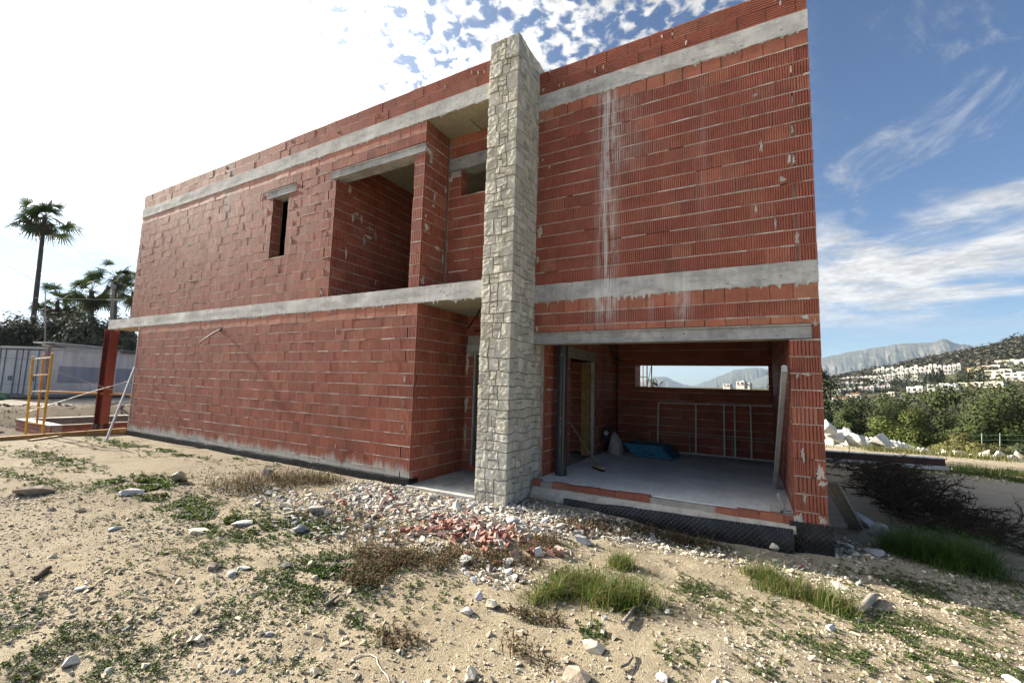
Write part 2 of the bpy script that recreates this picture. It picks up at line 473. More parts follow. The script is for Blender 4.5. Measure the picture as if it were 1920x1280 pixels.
BM = [M_brick, M_mortar]
T = .03
# --- tall wall left of the pillar, ground floor
XLL, XLU = -15.10, -15.755
mb = MB(); hole = [(XLL+4.16-XLL-.0, 0, 0, 0)]
cab = (-10.90-XLL-.05, -10.90-XLL+.05, 2.60, 2.68)
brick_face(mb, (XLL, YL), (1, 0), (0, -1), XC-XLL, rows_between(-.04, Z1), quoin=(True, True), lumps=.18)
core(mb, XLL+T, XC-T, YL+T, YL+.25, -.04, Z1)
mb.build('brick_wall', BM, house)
mb = MB()   # its return into the entrance
brick_face(mb, (XC, YL+.031), (0, 1), (1, 0), 1.5, rows_between(-.16, Z1, top=None), L=.30, ribs=4, jit=.6)
corey(mb, XC-.25, XC-T, YL+.25, 7.0, -.16, Z1)
mb.build('brick_wall', BM, house)
mb = MB()   # far end wall of the ground floor
brick_face(mb, (XLL, 14.8), (0, -1), (-1, 0), 14.8-YL-.04, rows_between(-.04, Z1), mortar=False)
corey(mb, XLL+T, XLL+.25, YL+.25, 14.8, -.04, Z1)
mb.build('brick_wall', BM, house)
# --- tall wall, upper floor
ox = XLU
wh = (-9.26-ox, -8.70-ox, 4.15, 5.53); th = (-7.19-ox, -5.125-ox, Z2, 5.55)
l1 = (-9.48-ox, -8.46-ox, 5.53, 5.73); l2 = (-7.345-ox, XC-ox, 5.55, 5.71)
mb = MB()
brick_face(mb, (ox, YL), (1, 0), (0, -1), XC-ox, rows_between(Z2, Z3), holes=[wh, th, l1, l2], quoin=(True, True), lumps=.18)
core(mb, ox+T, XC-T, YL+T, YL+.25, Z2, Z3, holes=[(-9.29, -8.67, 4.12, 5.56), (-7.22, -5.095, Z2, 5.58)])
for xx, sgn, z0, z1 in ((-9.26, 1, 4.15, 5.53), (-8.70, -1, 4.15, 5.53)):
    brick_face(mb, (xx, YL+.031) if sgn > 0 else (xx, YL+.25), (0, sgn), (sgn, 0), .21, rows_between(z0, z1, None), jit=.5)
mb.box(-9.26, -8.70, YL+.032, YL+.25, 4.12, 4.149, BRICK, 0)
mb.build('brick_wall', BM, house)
mb = MB()   # terrace: deep left wall
brick_face(mb, (-7.19, YL+.031), (0, 1), (1, 0), 4.0, rows_between(Z2+.005, Z3, None), L=.32, ribs=3, jit=.5, lumps=.12)
corey(mb, -7.44, -7.22, YL+.25, 9.6, Z2+.005, Z3)
for (u, z, ru, rz) in ((.55, 5.0, .10, .05), (.47, 4.9, .05, .12), (.70, 4.93, .06, .09), (.95, 4.82, .14, .05), (1.12, 4.70, .05, .13), (.92, 4.62, .16, .05), (.80, 4.52, .05, .12), (.35, 5.45, .06, .10), (.36, 4.1, .03, .16)):
    mortar_lump(mb, np.array([-7.19, YL, 0]), np.array([0, 1., 0]), np.array([1., 0, 0]), u, z, ru, rz)
mb.build('brick_wall', BM, house)
mb = MB()   # terrace back wall and the short wall behind the column
brick_face(mb, (-7.19, 9.5), (1, 0), (0, -1), 4.3, rows_between(Z2+.005, Z3, None), L=.32, ribs=3, jit=.5)
core(mb, -7.19, -2.9, 9.5+T, 9.75, Z2+.005, Z3)
mb.build('brick_wall', BM, house)
mb = MB()   # recess side: column flank facing right
brick_face(mb, (XC, YL+.031), (0, 1), (1, 0), YR-YL-.031, rows_between(Z2+.005, Z3, None), L=.30, ribs=4, jit=.6, lumps=.35)
brick_face(mb, (-5.125, YR+.2), (0, -1), (-1, 0), YR+.2-YL-.031, rows_between(Z2+.005, Z3, None), L=.30, ribs=4, jit=.6)
corey(mb, -5.095, XC-T, YL+.25, YR+.2, Z2+.005, Z3)
O3, U3, N3 = np.array([XC, YL, 0]), np.array([0, 1., 0]), np.array([1., 0, 0])
for (u, z, ru, rz) in ((.09, 5.60, .09, .06), (.16, 5.47, .05, .12), (.14, 4.22, .07, .08), (.30, 4.85, .035, .12), (.60, 5.10, .05, .08), (.10, 3.25, .06, .10), (.62, 3.75, .03, .14)):
    mortar_lump(mb, O3, U3, N3, u, z, ru, rz)
mb.build('brick_wall', BM, house)
mb = MB()   # recess back wall with the small window
rh = (-4.60-XC, -3.55-XC, 4.92, 5.46); rl = (-4.86-XC, -3.5-XC, 5.46, 5.69)
brick_face(mb, (XC+.032, YR), (1, 0), (0, -1), -3.534-XC-.032, rows_between(Z2+.005, Z3), holes=[rh, rl], jit=.7, lumps=.2)
core(mb, XC, -3.03, YR+T, YR+.25, Z2+.005, Z3, holes=[(-4.63, -3.534, 4.92, 5.47)])
brick_face(mb, (-4.60, YR+.031), (0, 1), (1, 0), .2, rows_between(4.92, 5.46, None), jit=.5)
mortar_lump(mb, np.array([XC, YR, 0]), np.array([1., 0, 0]), np.array([0, -1., 0]), .06, 5.30, .06, .07)
mb.build('brick_wall', BM, house)
# upper end wall and the room behind
mb = MB()
brick_face(mb, (XLU, 14.8), (0, -1), (-1, 0), 14.8-YL-.04, rows_between(Z2, Z3), mortar=False)
corey(mb, XLU+T, XLU+.25, YL+.25, 14.8, Z2, Z3)
mb.build('brick_wall', BM, house)
mb = MB()
brick_face(mb, (-12.0, 8.6), (1, 0), (0, -1), 4.5, rows_between(Z2+.005, Z3, None), L=.32, ribs=3, jit=.5)
core(mb, -12.0, -7.45, 8.63, 8.8, Z2+.005, Z3)
mb.build('brick_wall', BM, house)
# --- garage front (right of the pillar)
PX0, PX1, PY0, PY1 = -3.534, -3.024, 5.411, 6.50
gx0, gx1 = PX1, .43
mb = MB(); W = XR-PX1
gh = (0, gx1-PX1, -1, 2.18); gl = (0, .66-PX1, 2.18, 2.36)
low = rows_between(-.02, 2.36, None) + [(2.36, 2.46, 'plain'), (2.46, 2.66, 'rib'), (2.66, Z1, 'plain')]
brick_face(mb, (PX1, YR), (1, 0), (0, -1), W, low, holes=[gh, gl], quoin=(False, True), lumps=.10)
core(mb, gx1+T, XR-T, YR+T, YR+.25, -.02, 2.18); core(mb, PX1, XR-T, YR+T, YR+.25, 2.18, Z1)
brick_face(mb, (gx1, YR+.25), (0, -1), (-1, 0), .215, rows_between(.06, 2.18, None), jit=.5)
O3, U3, N3 = np.array([PX1, YR, 0]), np.array([1., 0, 0]), np.array([0, -1., 0])
for (x, z, ru, rz) in ((.69, .62, .06, .10), (.70, .50, .05, .07), (.53, .80, .025, .10), (.70, .09, .05, .06), (.47, .05, .05, .10), (.50, 1.72, .02, .05), (.60, 1.75, .06, .025), (.61, 2.43, .06, .04), (.70, 2.36, .03, .06), (.53, .32, .02, .1), (-2.96, 2.42, .03, .06)):
    mortar_lump(mb, O3, U3, N3, x-PX1, z, ru, rz)
mb.build('brick_wall', BM, house)
mb = MB()
brick_face(mb, (PX1, YR), (1, 0), (0, -1), W, rows_between(Z2, Z3), quoin=(False, True), lumps=.06)
core(mb, PX1, XR-T, YR+T, YR+.25, Z2, Z3)
for (x, z, ru, rz) in ((-2.97, 5.95, .04, .03), (-2.93, 5.25, .03, .03), (-2.80, 5.1, .025, .05), (-2.96, 4.02, .05, .10), (-2.98, 3.55, .025, .10), (.20, 4.70, .03, .10), (.50, 4.45, .03, .12), (.42, 4.2, .05, .05), (.12, 3.88, .02, .1), (.33, 3.65, .02, .11), (.55, 3.42, .03, .09), (.15, 5.42, .05, .03)):
    mortar_lump(mb, O3, U3, N3, x-PX1, z, ru, rz)
mb.build('brick_wall', BM, house)
for z0, z1 in ((-.02, Z1), (Z2, Z3)):     # flank of the garage block
    mb = MB()
    brick_face(mb, (XR, YR+.031), (0, 1), (1, 0), 11.15-YR-.031, rows_between(z0, z1), jit=.7, mortar=False)
    corey(mb, gx1+T if z0 < 1 else XR-.25, XR-T, YR+.25, 11.15, z0, z1)
    if z0 < 1: brick_face(mb, (gx1, 10.9), (0, -1), (-1, 0), 10.9-YR-.26, rows_between(.06, z1, None), L=.30, ribs=4, jit=.6)
    mb.build('brick_wall', BM, house)
# garage inner walls
mb = MB()
bh = (-2.50+2.93, .365+2.93, 1.57, 2.10)
brick_face(mb, (-2.93, 10.9), (1, 0), (0, -1), gx1+2.93, rows_between(.06, Z1, None), holes=[bh], L=.30, ribs=4, jit=.6)
core(mb, -2.93, gx1+T, 10.93, 11.15, .06, Z1, holes=[(-2.50, .365, 1.57, 2.10)], col=BRICK, mt=0)
mb.build('brick_wall', BM, house)
mb = MB()
dh = (7.65-PY1-.001, 9.10-PY1, 0, 2.06); dl = (7.5-PY1, 9.25-PY1, 2.06, 2.27)
brick_face(mb, (-2.95, 10.9), (0, -1), (1, 0), 10.9-PY1, rows_between(.06, Z1, None), holes=[(10.9-9.10, 10.9-7.65, 0, 2.06), (10.9-9.25, 10.9-7.5, 2.06, 2.27)], L=.30, ribs=3, jit=.6, lumps=.3)
corey(mb, -3.2, -2.98, PY1, 11.15, .06, Z1, holes=[(7.65, 9.10, 0, 2.06)])
mb.build('brick_wall', BM, house)
# entrance back wall
mb = MB()
brick_face(mb, (XC, 7.0), (1, 0), (0, -1), 1.9, rows_between(-.12, Z1, None), holes=[(-4.72-XC, 3, -.12, 2.14), (-4.95-XC, 3, 2.14, 2.30)], L=.30, ribs=4, jit=.6)
core(mb, XC, -3.0, 7.03, 7.25, -.12, Z1, holes=[(-4.75, -3.0, -.12, 2.16)])
mortar_lump(mb, np.array([XC, 7.0, 0]), np.array([1., 0, 0]), np.array([0, -1., 0]), .03, 1.9, .05, .3)
mortar_lump(mb, np.array([XC, 7.0, 0]), np.array([1., 0, 0]), np.array([0, -1., 0]), .04, 1.1, .05, .2)
mortar_lump(mb, np.array([XC, 7.0, 0]), np.array([1., 0, 0]), np.array([0, -1., 0]), .05, .5, .05, .3)
mb.build('brick_wall', BM, house)
# rear of the taller half and inner partitions (keep the rooms dark)
mb = MB()
mb.box(XLL+.25, -2.7, 12.15, 12.4, -.04, Z1, BRICK); mb.box(XLU+.25, -2.7, 14.55, 14.8, Z2, Z3, BRICK)
mb.box(-2.95, -2.7, 11.15, 12.149, -.04, Z1, BRICK); mb.box(-2.95, -2.7, 9.75, 14.55, Z2, Z3, BRICK)
brick_face(mb, (-2.695, 11.15), (0, 1), (1, 0), 1.25, rows_between(0, Z1, None), L=.30, ribs=4)
mb.box(-2.7, XR-.25, 10.9, 11.149, Z2, Z3, BRICK)
mb.build('brick_wall', BM, house)
mb = MB()
brick_face(mb, (-4.6, 9.8), (1, 0), (0, -1), 1.4, rows_between(.0, Z1, None), L=.30, ribs=3, jit=.5)
core(mb, -4.6, -3.2, 9.83, 9.95, 0, Z1)
mb.box(-4.85, -4.62, 7.26, 12.1, -.04, Z1, BRICK)
mb.build('brick_wall', BM, house)

# --- slabs, bands, parapets
def band(mb, x0, x1, y, z0, z1, drip=.03, proud=.008, back=.25, seg=.022, rough=.006):
    """front edge of a slab, its lower rim ragged where grout ran over the bricks"""
    n = int((x1-x0)/seg); V, F = [], []
    zs = [z0, z0+(z1-z0)*.33, z0+(z1-z0)*.66, z1]
    run = 0
    for i in range(n+1):
        x = x0+(x1-x0)*i/n
        d = max(0, nz(x*1.2, y, z0)*.55+nz(x*11, y, z0+3)*.55+nz(x*4.3, y, 9)*.35+.12)*drip
        if random.random() < .30: d += random.random()**2*drip*1.5
        rl = [y-.0035, y-proud-.003, y-proud, y-proud, y-proud+.002]
        for j, z in enumerate([z0-d, *zs]):
            yy = rl[j] - (rough*nz(x*2.2, z*6, 3.3) if j > 1 else 0)
            if j == 4: z += rough*nz(x*6, 1, 8)
            V.append((x, yy, z))
    m = 5
    for i in range(n):
        for j in range(m-1): F.append((i*m+j, (i+1)*m+j, (i+1)*m+j+1, i*m+j+1))
    mb.add(V, F, (1, 1, 1), 0)
    b = [(V[i*m+4], (V[i*m+4][0], y+back, z1)) for i in range(n+1)]
    for (p, q), (r, s_) in zip(b[:-1], b[1:]): mb.quad(p, r, s_, q)
    for e, fl in ((0, 1), (n, 0)):
        q = [V[e*m+j] for j in range(1, m)]; x = V[e*m][0]
        pts = q + [(x, y+back, z1), (x, y+back, z0)]
        mb.add(pts, [tuple(range(len(pts)))], (1, 1, 1), 0)
mb = MB(); band(mb, -17.2, PX0, YL, Z1, Z2, drip=.045); mb.build('floor_slab_edge', [M_conc], house)
mb = MB(); band(mb, PX1, XR+.003, YR, Z1, Z2, drip=.05); mb.build('floor_slab_edge', [M_conc], house)
mb = MB(); band(mb, XLU-.003, PX0, YL, Z3, Z4, drip=.035); mb.build('roof_slab_edge', [M_conc], house)
mb = MB(); band(mb, PX1, XR+.003, YR, Z3, Z4, drip=.03); mb.build('roof_slab_edge', [M_conc], house)
mb = MB()
mb.box(-17.2, PX0, YL+.25, 14.8, Z1, Z2-.002); mb.box(PX0, -2.7, YR+.25, 14.8, Z1, Z2-.002); mb.box(-2.7, XR, YR+.25, 11.15, Z1, Z2-.002)
mb.quad((-17.2, YL, Z1), (PX0, YL, Z1), (PX0, YL+.25, Z1), (-17.2, YL+.25, Z1))
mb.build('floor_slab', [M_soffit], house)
mb = MB()
mb.box(XLU, PX0, YL+.25, 14.8, Z3, Z4-.002); mb.box(PX0, -2.7, YR+.25, 14.8, Z3, Z4-.002); mb.box(-2.7, XR, YR+.25, 11.15, Z3, Z4-.002)
mb.quad((XC-.4, YL, Z3), (PX0, YL, Z3), (PX0, YL+.25, Z3), (XC-.4, YL+.25, Z3))
mb.box(-4.30, -4.18, YL+.26, YR, Z3-.03, Z3-.001); mb.box(XC, PX0, YL+.22, YL+.30, Z3-.012, Z3-.0012)
mb.box(-6.2, -6.05, YL+.3, 9.4, Z3-.06, Z3-.001)
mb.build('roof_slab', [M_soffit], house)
for x0, x1, y in ((XLU, PX0, YL), (PX1, XR, YR)):
    mb = MB(); q = x1 > 0
    brick_face(mb, (x0, y), (1, 0), (0, -1), x1-x0, [(Z4, Z4+.205, 'hrib'), (Z4+.205, Z5, 'hrib')], jit=1.3, mortar=False)
    core(mb, x0+T, x1-T, y+T, y+.12, Z4, Z5-.004)
    for _ in range(10): mortar_lump(mb, np.array([x0, y, 0]), np.array([1., 0, 0]), np.array([0, -1., 0]), random.uniform(.1, x1-x0-.1), Z4+.2+random.uniform(-.15, .2), .018, .05)
    if q: mortar_lump(mb, np.array([x0, y, 0]), np.array([1., 0, 0]), np.array([0, -1., 0]), .07, Z4+.1, .035, .035)
    mb.build('parapet', BM, house)
mb = MB(); y1 = 11.03
brick_face(mb, (XR, YR+.031), (0, 1), (1, 0), y1-YR-.031, [(Z4, Z4+.205, 'hrib'), (Z4+.205, Z5, 'hrib')], mortar=False)
corey(mb, XR-.12, XR-T, YR+.13, 11.15, Z4, Z5-.004); core(mb, -2.7, XR-.13, 11.03, 11.15, Z4, Z5-.004); core(mb, XLU, -2.7, 14.68, 14.8, Z4, Z5-.004); corey(mb, XLU+T, XLU+.12, YL+.13, 14.67, Z4, Z5-.004)
mb.build('parapet', BM, house)

# --- lintels (precast, with a grooved face)
def lintel(x0, x1, y, z0, z1, depth=.25, name='lintel', proud=.012, mat=None, grey=.8):
    mb = MB(); h = z1-z0
    prof = [(y-proud, z0), (y-proud, z0+h*.12), (y-proud+.02, z0+h*.2), (y-proud+.02, z0+h*.8), (y-proud, z0+h*.88), (y-proud, z1-.006), (y+depth, z1-.006), (y+depth, z0)]
    k = len(prof); n = max(2, int((x1-x0)/.12)); V = []
    for i in range(n+1):
        x = x0+(x1-x0)*i/n
        for (a, z) in prof: V.append((x, a+.003*nz(x*9, z*30), z+.002*nz(x*5, 2)))
    F = [(i*k+j, (i+1)*k+j, (i+1)*k+(j+1) % k, i*k+(j+1) % k) for i in range(n) for j in range(k)]
    F += [tuple(range(k))[::-1], tuple(n*k+j for j in range(k))]
    mb.add(V, F, (grey, grey, grey*1.02), 0); return mb.build(name, [M_conc], house)
lintel(PX1, .66, YR, 2.18, 2.36, grey=.72)
lintel(-7.345, XC-.002, YL, 5.55, 5.71, grey=.82)
lintel(-9.48, -8.46, YL, 5.53, 5.71, grey=.85)
lintel(-4.86, PX0, YR, 5.46, 5.69, grey=.62)
lintel(-4.95, -3.03, 7.0, 2.14, 2.30, grey=.75, depth=.2)
mb = MB(); mb.box(-3.2, -2.943, 7.5, 9.25, 2.06, 2.265, (.75, .75, .72)); mb.build('lintel', [M_conc], house)
# door surround inside the garage
mb = MB(); mb.box(-3.21, -2.945, 9.04, 9.10, .08, 2.06, (.8, .8, .78)); mb.build('door_jamb', [M_conc], house)
mb = MB(); mb.box(-3.20, -3.02, 8.96, 9.035, .08, 2.05, (.24, .15, .055)); mb.build('door_frame', [M_wood], house)
mb = MB(); mb.box(-4.70, -4.66, 6.99, 7.04, -.02, 2.13, (.33, .33, .33)); mb.box(-4.66, -3.5, 6.99, 7.04, 2.09, 2.13, (.33, .33, .33)); mb.box(-4.72, -3.5, 7.0, 7.2, -.12, -.02, BRICK)
mb.build('door_frame', [M_generic], house)
# floors
mb = MB(); mb.box(-2.95, gx1+.02, YR+.10, 10.93, -.2, .075); mb.build('garage_floor', [M_floor], house)
mb = MB(); mb.box(XC+.002, PX0+.02, 5.44, 7.3, -.35, -.135); mb.box(-4.8, -3.2, 7.3, 10, -.35, -.04); mb.build('entrance_floor', [M_conc], house)
mb = MB(); mb.box(XLL+.2, XC-.3, YL+.25, 14.6, -.3, -.05); mb.build('ground_slab', [M_floor], house)
# garage threshold: brick edging, broken mortar, footing
mb = MB()
for x0, x1, y in ((-2.98, -2.84, YR+.01), (-2.66, -1.22, YR+.01), (-.42, gx1-.01, YR+.01)):
    x = x0
    while x < x1-.03:
        e = min(x+.245, x1)
        zt = .085 if not (-.2 > x > -.5) else .07
        add_brick(mb, (0, y), (1, 0), (0, -1), x+.004, e-.004, -.008, zt-abs(random.gauss(0, .012)), 1, kind='rib', jit=.8, depth=.09); x = e
mb.box(-2.98, gx1, YR+.02, YR+.099, -.06, .06, (.75, .75, .75), 1)
n = 90; V = []; F = []
for i in range(n+1):
    x = -2.99+(gx1+2.99)*i/n; base = .01-.10*sstep(.4, -2.9, x)
    for j, (dy, z) in enumerate(((-.070, base-.10), (-.062, base-.035), (-.02, base-.018), (.03, -.004))):
        V.append((x, YR+dy+.012*nz(x*7, j*3.1), z+.012*nz(x*9, 4+j)))
F = [(i*4+j, (i+1)*4+j, (i+1)*4+j+1, i*4+j+1) for i in range(n) for j in range(3)]
mb.add(V, F, (1.05, 1.03, .98), 1)
mb.build('garage_threshold', BM, house)
# dimpled waterproofing
def membrane(x0, x1, y, zt0, zt1, zb, roll=.05, amp=.011, per=.062, ragged=.0):
    mb = MB(); nx = int((x1-x0)/.0075); nzv = 30; V = np.zeros((nx+1, nzv, 3), np.float32)
    for i in range(nx+1):
        t = i/nx; x = x0+(x1-x0)*t; zt = zt0+(zt1-zt0)*t + .012*nz(x*2.3, 7) + ragged*random.gauss(0, .004)
        for j in range(nzv):
            s = j/(nzv-1); z = zb+(zt-zb)*s
            bulge = roll*(s**6) + .012*nz(x*1.7, z*4, 2)
            dm = amp*(max(0, math.cos(2*math.pi*(x+z)/per))*max(0, math.cos(2*math.pi*(x-z)/per))*1.6)
            V[i, j] = (x, y+bulge-dm, z)
    F = np.array([(i*nzv+j, (i+1)*nzv+j, (i+1)*nzv+j+1, i*nzv+j+1) for i in range(nx) for j in range(nzv-1)])
    mb.add(V.reshape(-1, 3), F, (1, 1, 1), 0, True)
    return mb
membrane(-2.42, .40, YR-.125, -.105, -.035, -.50, roll=.05).build('footing_membrane', [M_memb], house)
mb = membrane(gx1-.06, XR+.04, YR-.03, .045, .045, -.45, roll=.012, ragged=1)
mb.box(gx1-.06, XR+.03, YR-.02, YR+.3, -.45, .035)
mb.build('footing_membrane', [M_memb], house)
mb = membrane(XLL-.05, XC+.02, YL-.02, -.045, -.045, -.40, roll=.01); mb.box(XC+.0, XC+.021, YL-.02, YL+.2, -.4, -.05)
mb.build('footing_membrane', [M_memb], house)
# steel column under the overhang
def ibeam(mb, p0, p1, w, h, t, side, col, mat=0):
    p0, p1 = np.array(p0, float), np.array(p1, float); d = p1-p0; L = np.linalg.norm(d); d /= L
    s = np.array(side, float); s -= d*np.dot(s, d); s /= np.linalg.norm(s); o = np.cross(d, s); c = (p0+p1)/2
    mb.obox(c, d*L/2, s*w/2, o*t/2*.8, col, mat)
    for sg in (-1, 1): mb.obox(c+s*sg*(w/2+t/2), d*L/2, s*t/2, o*h/2, col, mat, .002)
mb = MB(); ibeam(mb, (-17.38, YL+.16, -.5), (-17.38, YL+.16, Z1), .22, .24, .018, (1, .35, 0), (.16, .03, .022))
mb.build('steel_column', [M_metal], house)
mb = MB(); mb.box(-17.50, -17.25, YL+.02, YL+.3, -.55, -.02, (.02, .02, .022)); mb.build('column_base', [M_generic], house)
# galvanised corner profile on the far left edge, cables, pipe
mb = MB(); mb.box(XLL-.035, XLL-.004, YL-.006, YL+.05, -.03, Z1-.02, (.42, .42, .41)); mb.build('corner_strip', [M_metal], house)
mb = MB(); mb.obox((-10.9, YL-.004, 2.62), (.045, 0, 0), (0, .006, 0), (0, 0, .045), (.012, .01, .01))
mb.tube([(-10.9, YL-.01, 2.61), (-11.0, YL-.06, 2.56), (-11.2, YL-.10, 2.45), (-11.42, YL-.13, 2.34), (-11.5, YL-.13, 2.28)], .014, 6, (.015, .015, .016)); mb.build('cable_conduit', [M_generic], house)
mb = MB()
mb.tube([(-4.1, 6.3, Z1), (-4.2, 6.35, 2.8), (-4.42, 6.5, 2.66), (-4.6, 6.6, 2.55)], .016, 6, (.015, .015, .016))
mb.tube([(-4.7, 6.98, 2.55), (-4.3, 6.9, 2.53), (-3.7, 6.8, 2.52)], .014, 6, (.015, .015, .016)); mb.build('cable_conduit', [M_generic], house)
pipe = MB(); pipe.tube([(-2.76, 6.78, .075), (-2.76, 6.78, 1.0)], .098, 20, (.040, .044, .052)); pipe.tube([(-2.76, 6.78, .98), (-2.76, 6.78, 2.85)], .088, 20, (.040, .044, .052))
pipe.tube([(-2.70, 6.70, .075), (-2.70, 6.70, 2.85)], .03, 10, (.05, .055, .062))
for z in (2.6, 2.3, 2.05, 1.0, .78, .5): pipe.obox((-2.74, 6.688, z), (.006, 0, 0), (0, .004, 0), (0, 0, .006), (.7, .7, .7))
pipe.build('drain_pipe', [mat_tint('grey_pvc', rough=.35, spec=.5, bstr=.02)], house)
mb = MB(); mb.tube([(-2.93, 10.2, 2.85), (-2.92, 10.25, 2.4), (-2.88, 10.5, 2.25), (-2.8, 10.86, 2.2)], .018, 6, (.10, .09, .08)); mb.build('cable_conduit', [M_generic], house)

# --- stone pillar: irregular facing stones, unrolled over left, front and right faces
def build_pillar():
    mb = MB(); rs = random.Random(11)
    zt, zb = 6.985, -.20
    dl, fr, dr = .75, PX1-PX0, PY1-PY0
    S0, S1, S2, S3 = -dl, 0.0, fr, fr+dr
    mb.box(PX0+.022, PX1-.022, PY0+.022, PY1, -.4, zt-.02, (.30, .29, .26), 1)
    mb.box(PX0+.012, PX1-.012, PY0+.012, PY1, zt-.02, zt-.004, (.34, .33, .31), 1)
    def warp(s, z):
        k = 1.0
        ds = .034*nz(s*3.6, z*3.6, 5.1) + .006*nz(s*9, z*9, 2)
        dz = .040*nz(s*3.3, z*3.3, 9.7) + .007*nz(s*9, z*9, 7.7)
        e = min(1, abs(s-S1)/.05, abs(s-S2)/.05); ds *= e
        if z > zt-.03 or z < zb+.03: dz = 0
        return s+ds, z+dz
    def to3(s, z, d):
        if s < S1: p = (PX0-d, PY0+(S1-s)); c = max(0, 1-(S1-s)/.03); n = (-1, -c)
        elif s <= S2: p = (PX0+s, PY0); c0 = max(0, 1-s/.03); c1 = max(0, 1-(S2-s)/.03); n = (-c0+c1, -1)
        else: c = max(0, 1-(s-S2)/.03); n = (1, -c); p = (PX1, PY0+(s-S2))
        if s < S1: p = (PX0, PY0+(S1-s))
        l = math.hypot(*n); return (p[0]+n[0]/l*d, p[1]+n[1]/l*d, z)
    cells = []
    def split(s0, s1, z0, z1, corner=False):
        w, h = s1-s0, z1-z0
        lim_w = rs.choice((.13, .17, .21, .27)); lim_h = rs.choice((.11, .15, .19, .25))
        if not corner and w > lim_w and (w/h > .75 or h < .13) and w > .14:
            c = s0+w*rs.uniform(.36, .64); split(s0, c, z0, z1); split(c, s1, z0, z1); return
        if not corner and h > lim_h and h > .14:
            c = z0+h*rs.uniform(.36, .64); split(s0, s1, z0, c); split(s0, s1, c, z1); return
        cells.append((s0, s1, z0, z1))
    # corner stones alternate in reach, the rest is split at random in tall lifts
    def column(a, b_, corner_s=None):
        z = zb
        while z < zt-.01:
            h = rs.uniform(.12, .27); e = z+h
            if zt-e < .12: e = zt
            yield z, e; z = e
    zc = []
    for (z, e) in column(0, 0): zc.append((z, e, rs.uniform(.11, .25), rs.uniform(.08, .24)))
    for (z, e, a, b_) in zc:
        a = min(a, fr-.12); cells.append((S2-a, S2+b_, z, e))
        lcor = rs.uniform(.08, .13)
        split(S1-.12 if rs.random() < .5 else S1-.2, S2-a, z, e) if False else None
    for (z, e, a, b_) in zc:
        a = min(a, fr-.12); x = rs.uniform(.08, .18)
        xl = min(a, fr-.12)
        left_end = S2-a
        if left_end > .24: c = left_end*rs.uniform(.4, .6); cells.append((S1-x, c, z, e)); split(c, left_end, z, e)
        else: cells.append((S1-x, left_end, z, e))
        split(S0, S1-x, z, e)
        split(S2+b_, S3, z, e)
    for (s0, s1, z0, z1) in cells:
        g = .0022
        nx = max(4, int((s1-s0)/.0155)); nv = max(4, int((z1-z0)/.0155))
        ss = [s0+g] + list(np.linspace(s0+g+.006, s1-g-.006, nx+1)) + [s1-g]
        for sc in (S1, S2):
            if s0+.01 < sc < s1-.01:
                i = int(np.argmin([abs(q-sc) for q in ss])); ss[i] = sc
        zs = [z0+g] + list(np.linspace(z0+g+.006, z1-g-.006, nv+1)) + [z1-g]
        sd = rs.uniform(0, 90); bul = rs.uniform(.0, .009); tx, tz_ = rs.uniform(-.03, .03), rs.uniform(-.03, .03)
        k = rs.uniform(.74, 1.14); w = rs.uniform(-.02, .02)
        col = (.59*k+w*.3, .565*k, .49*k-w*.6)
        V = []
        for i, s in enumerate(ss):
            for j, z in enumerate(zs):
                ws, wz = warp(s, z)
                ex = min((s-s0), (s1-s), (z-z0), (z1-z))
                r = min(1, max(0, ex-g)/.0058)
                edge = (1-(1-r)**2)
                cf = nz(ws*6, wz*6, sd)*.005 + nz(ws*22, wz*22, sd+4)*.004 + abs(nz(ws*10, wz*13, sd+9))*.008
                d = -.010 + (.010+bul+cf)*edge + (tx*(s-(s0+s1)/2)+tz_*(z-(z0+z1)/2))*edge
                V.append(to3(ws, wz, d))
        m = len(zs)
        F = [(i*m+j, (i+1)*m+j, (i+1)*m+j+1, i*m+j+1) for i in range(len(ss)-1) for j in range(m-1)]
        mb.add(V, F, col, 0)
    # rendered footing where the stones stop short of the ground
    mb.box(PX0+.015, PX1-.006, PY0+.015, PY1, -.45, -.12, (.26, .26, .26), 1)
    return mb.build('stone_pillar', [M_stone, M_joint], house)
build_pillar()

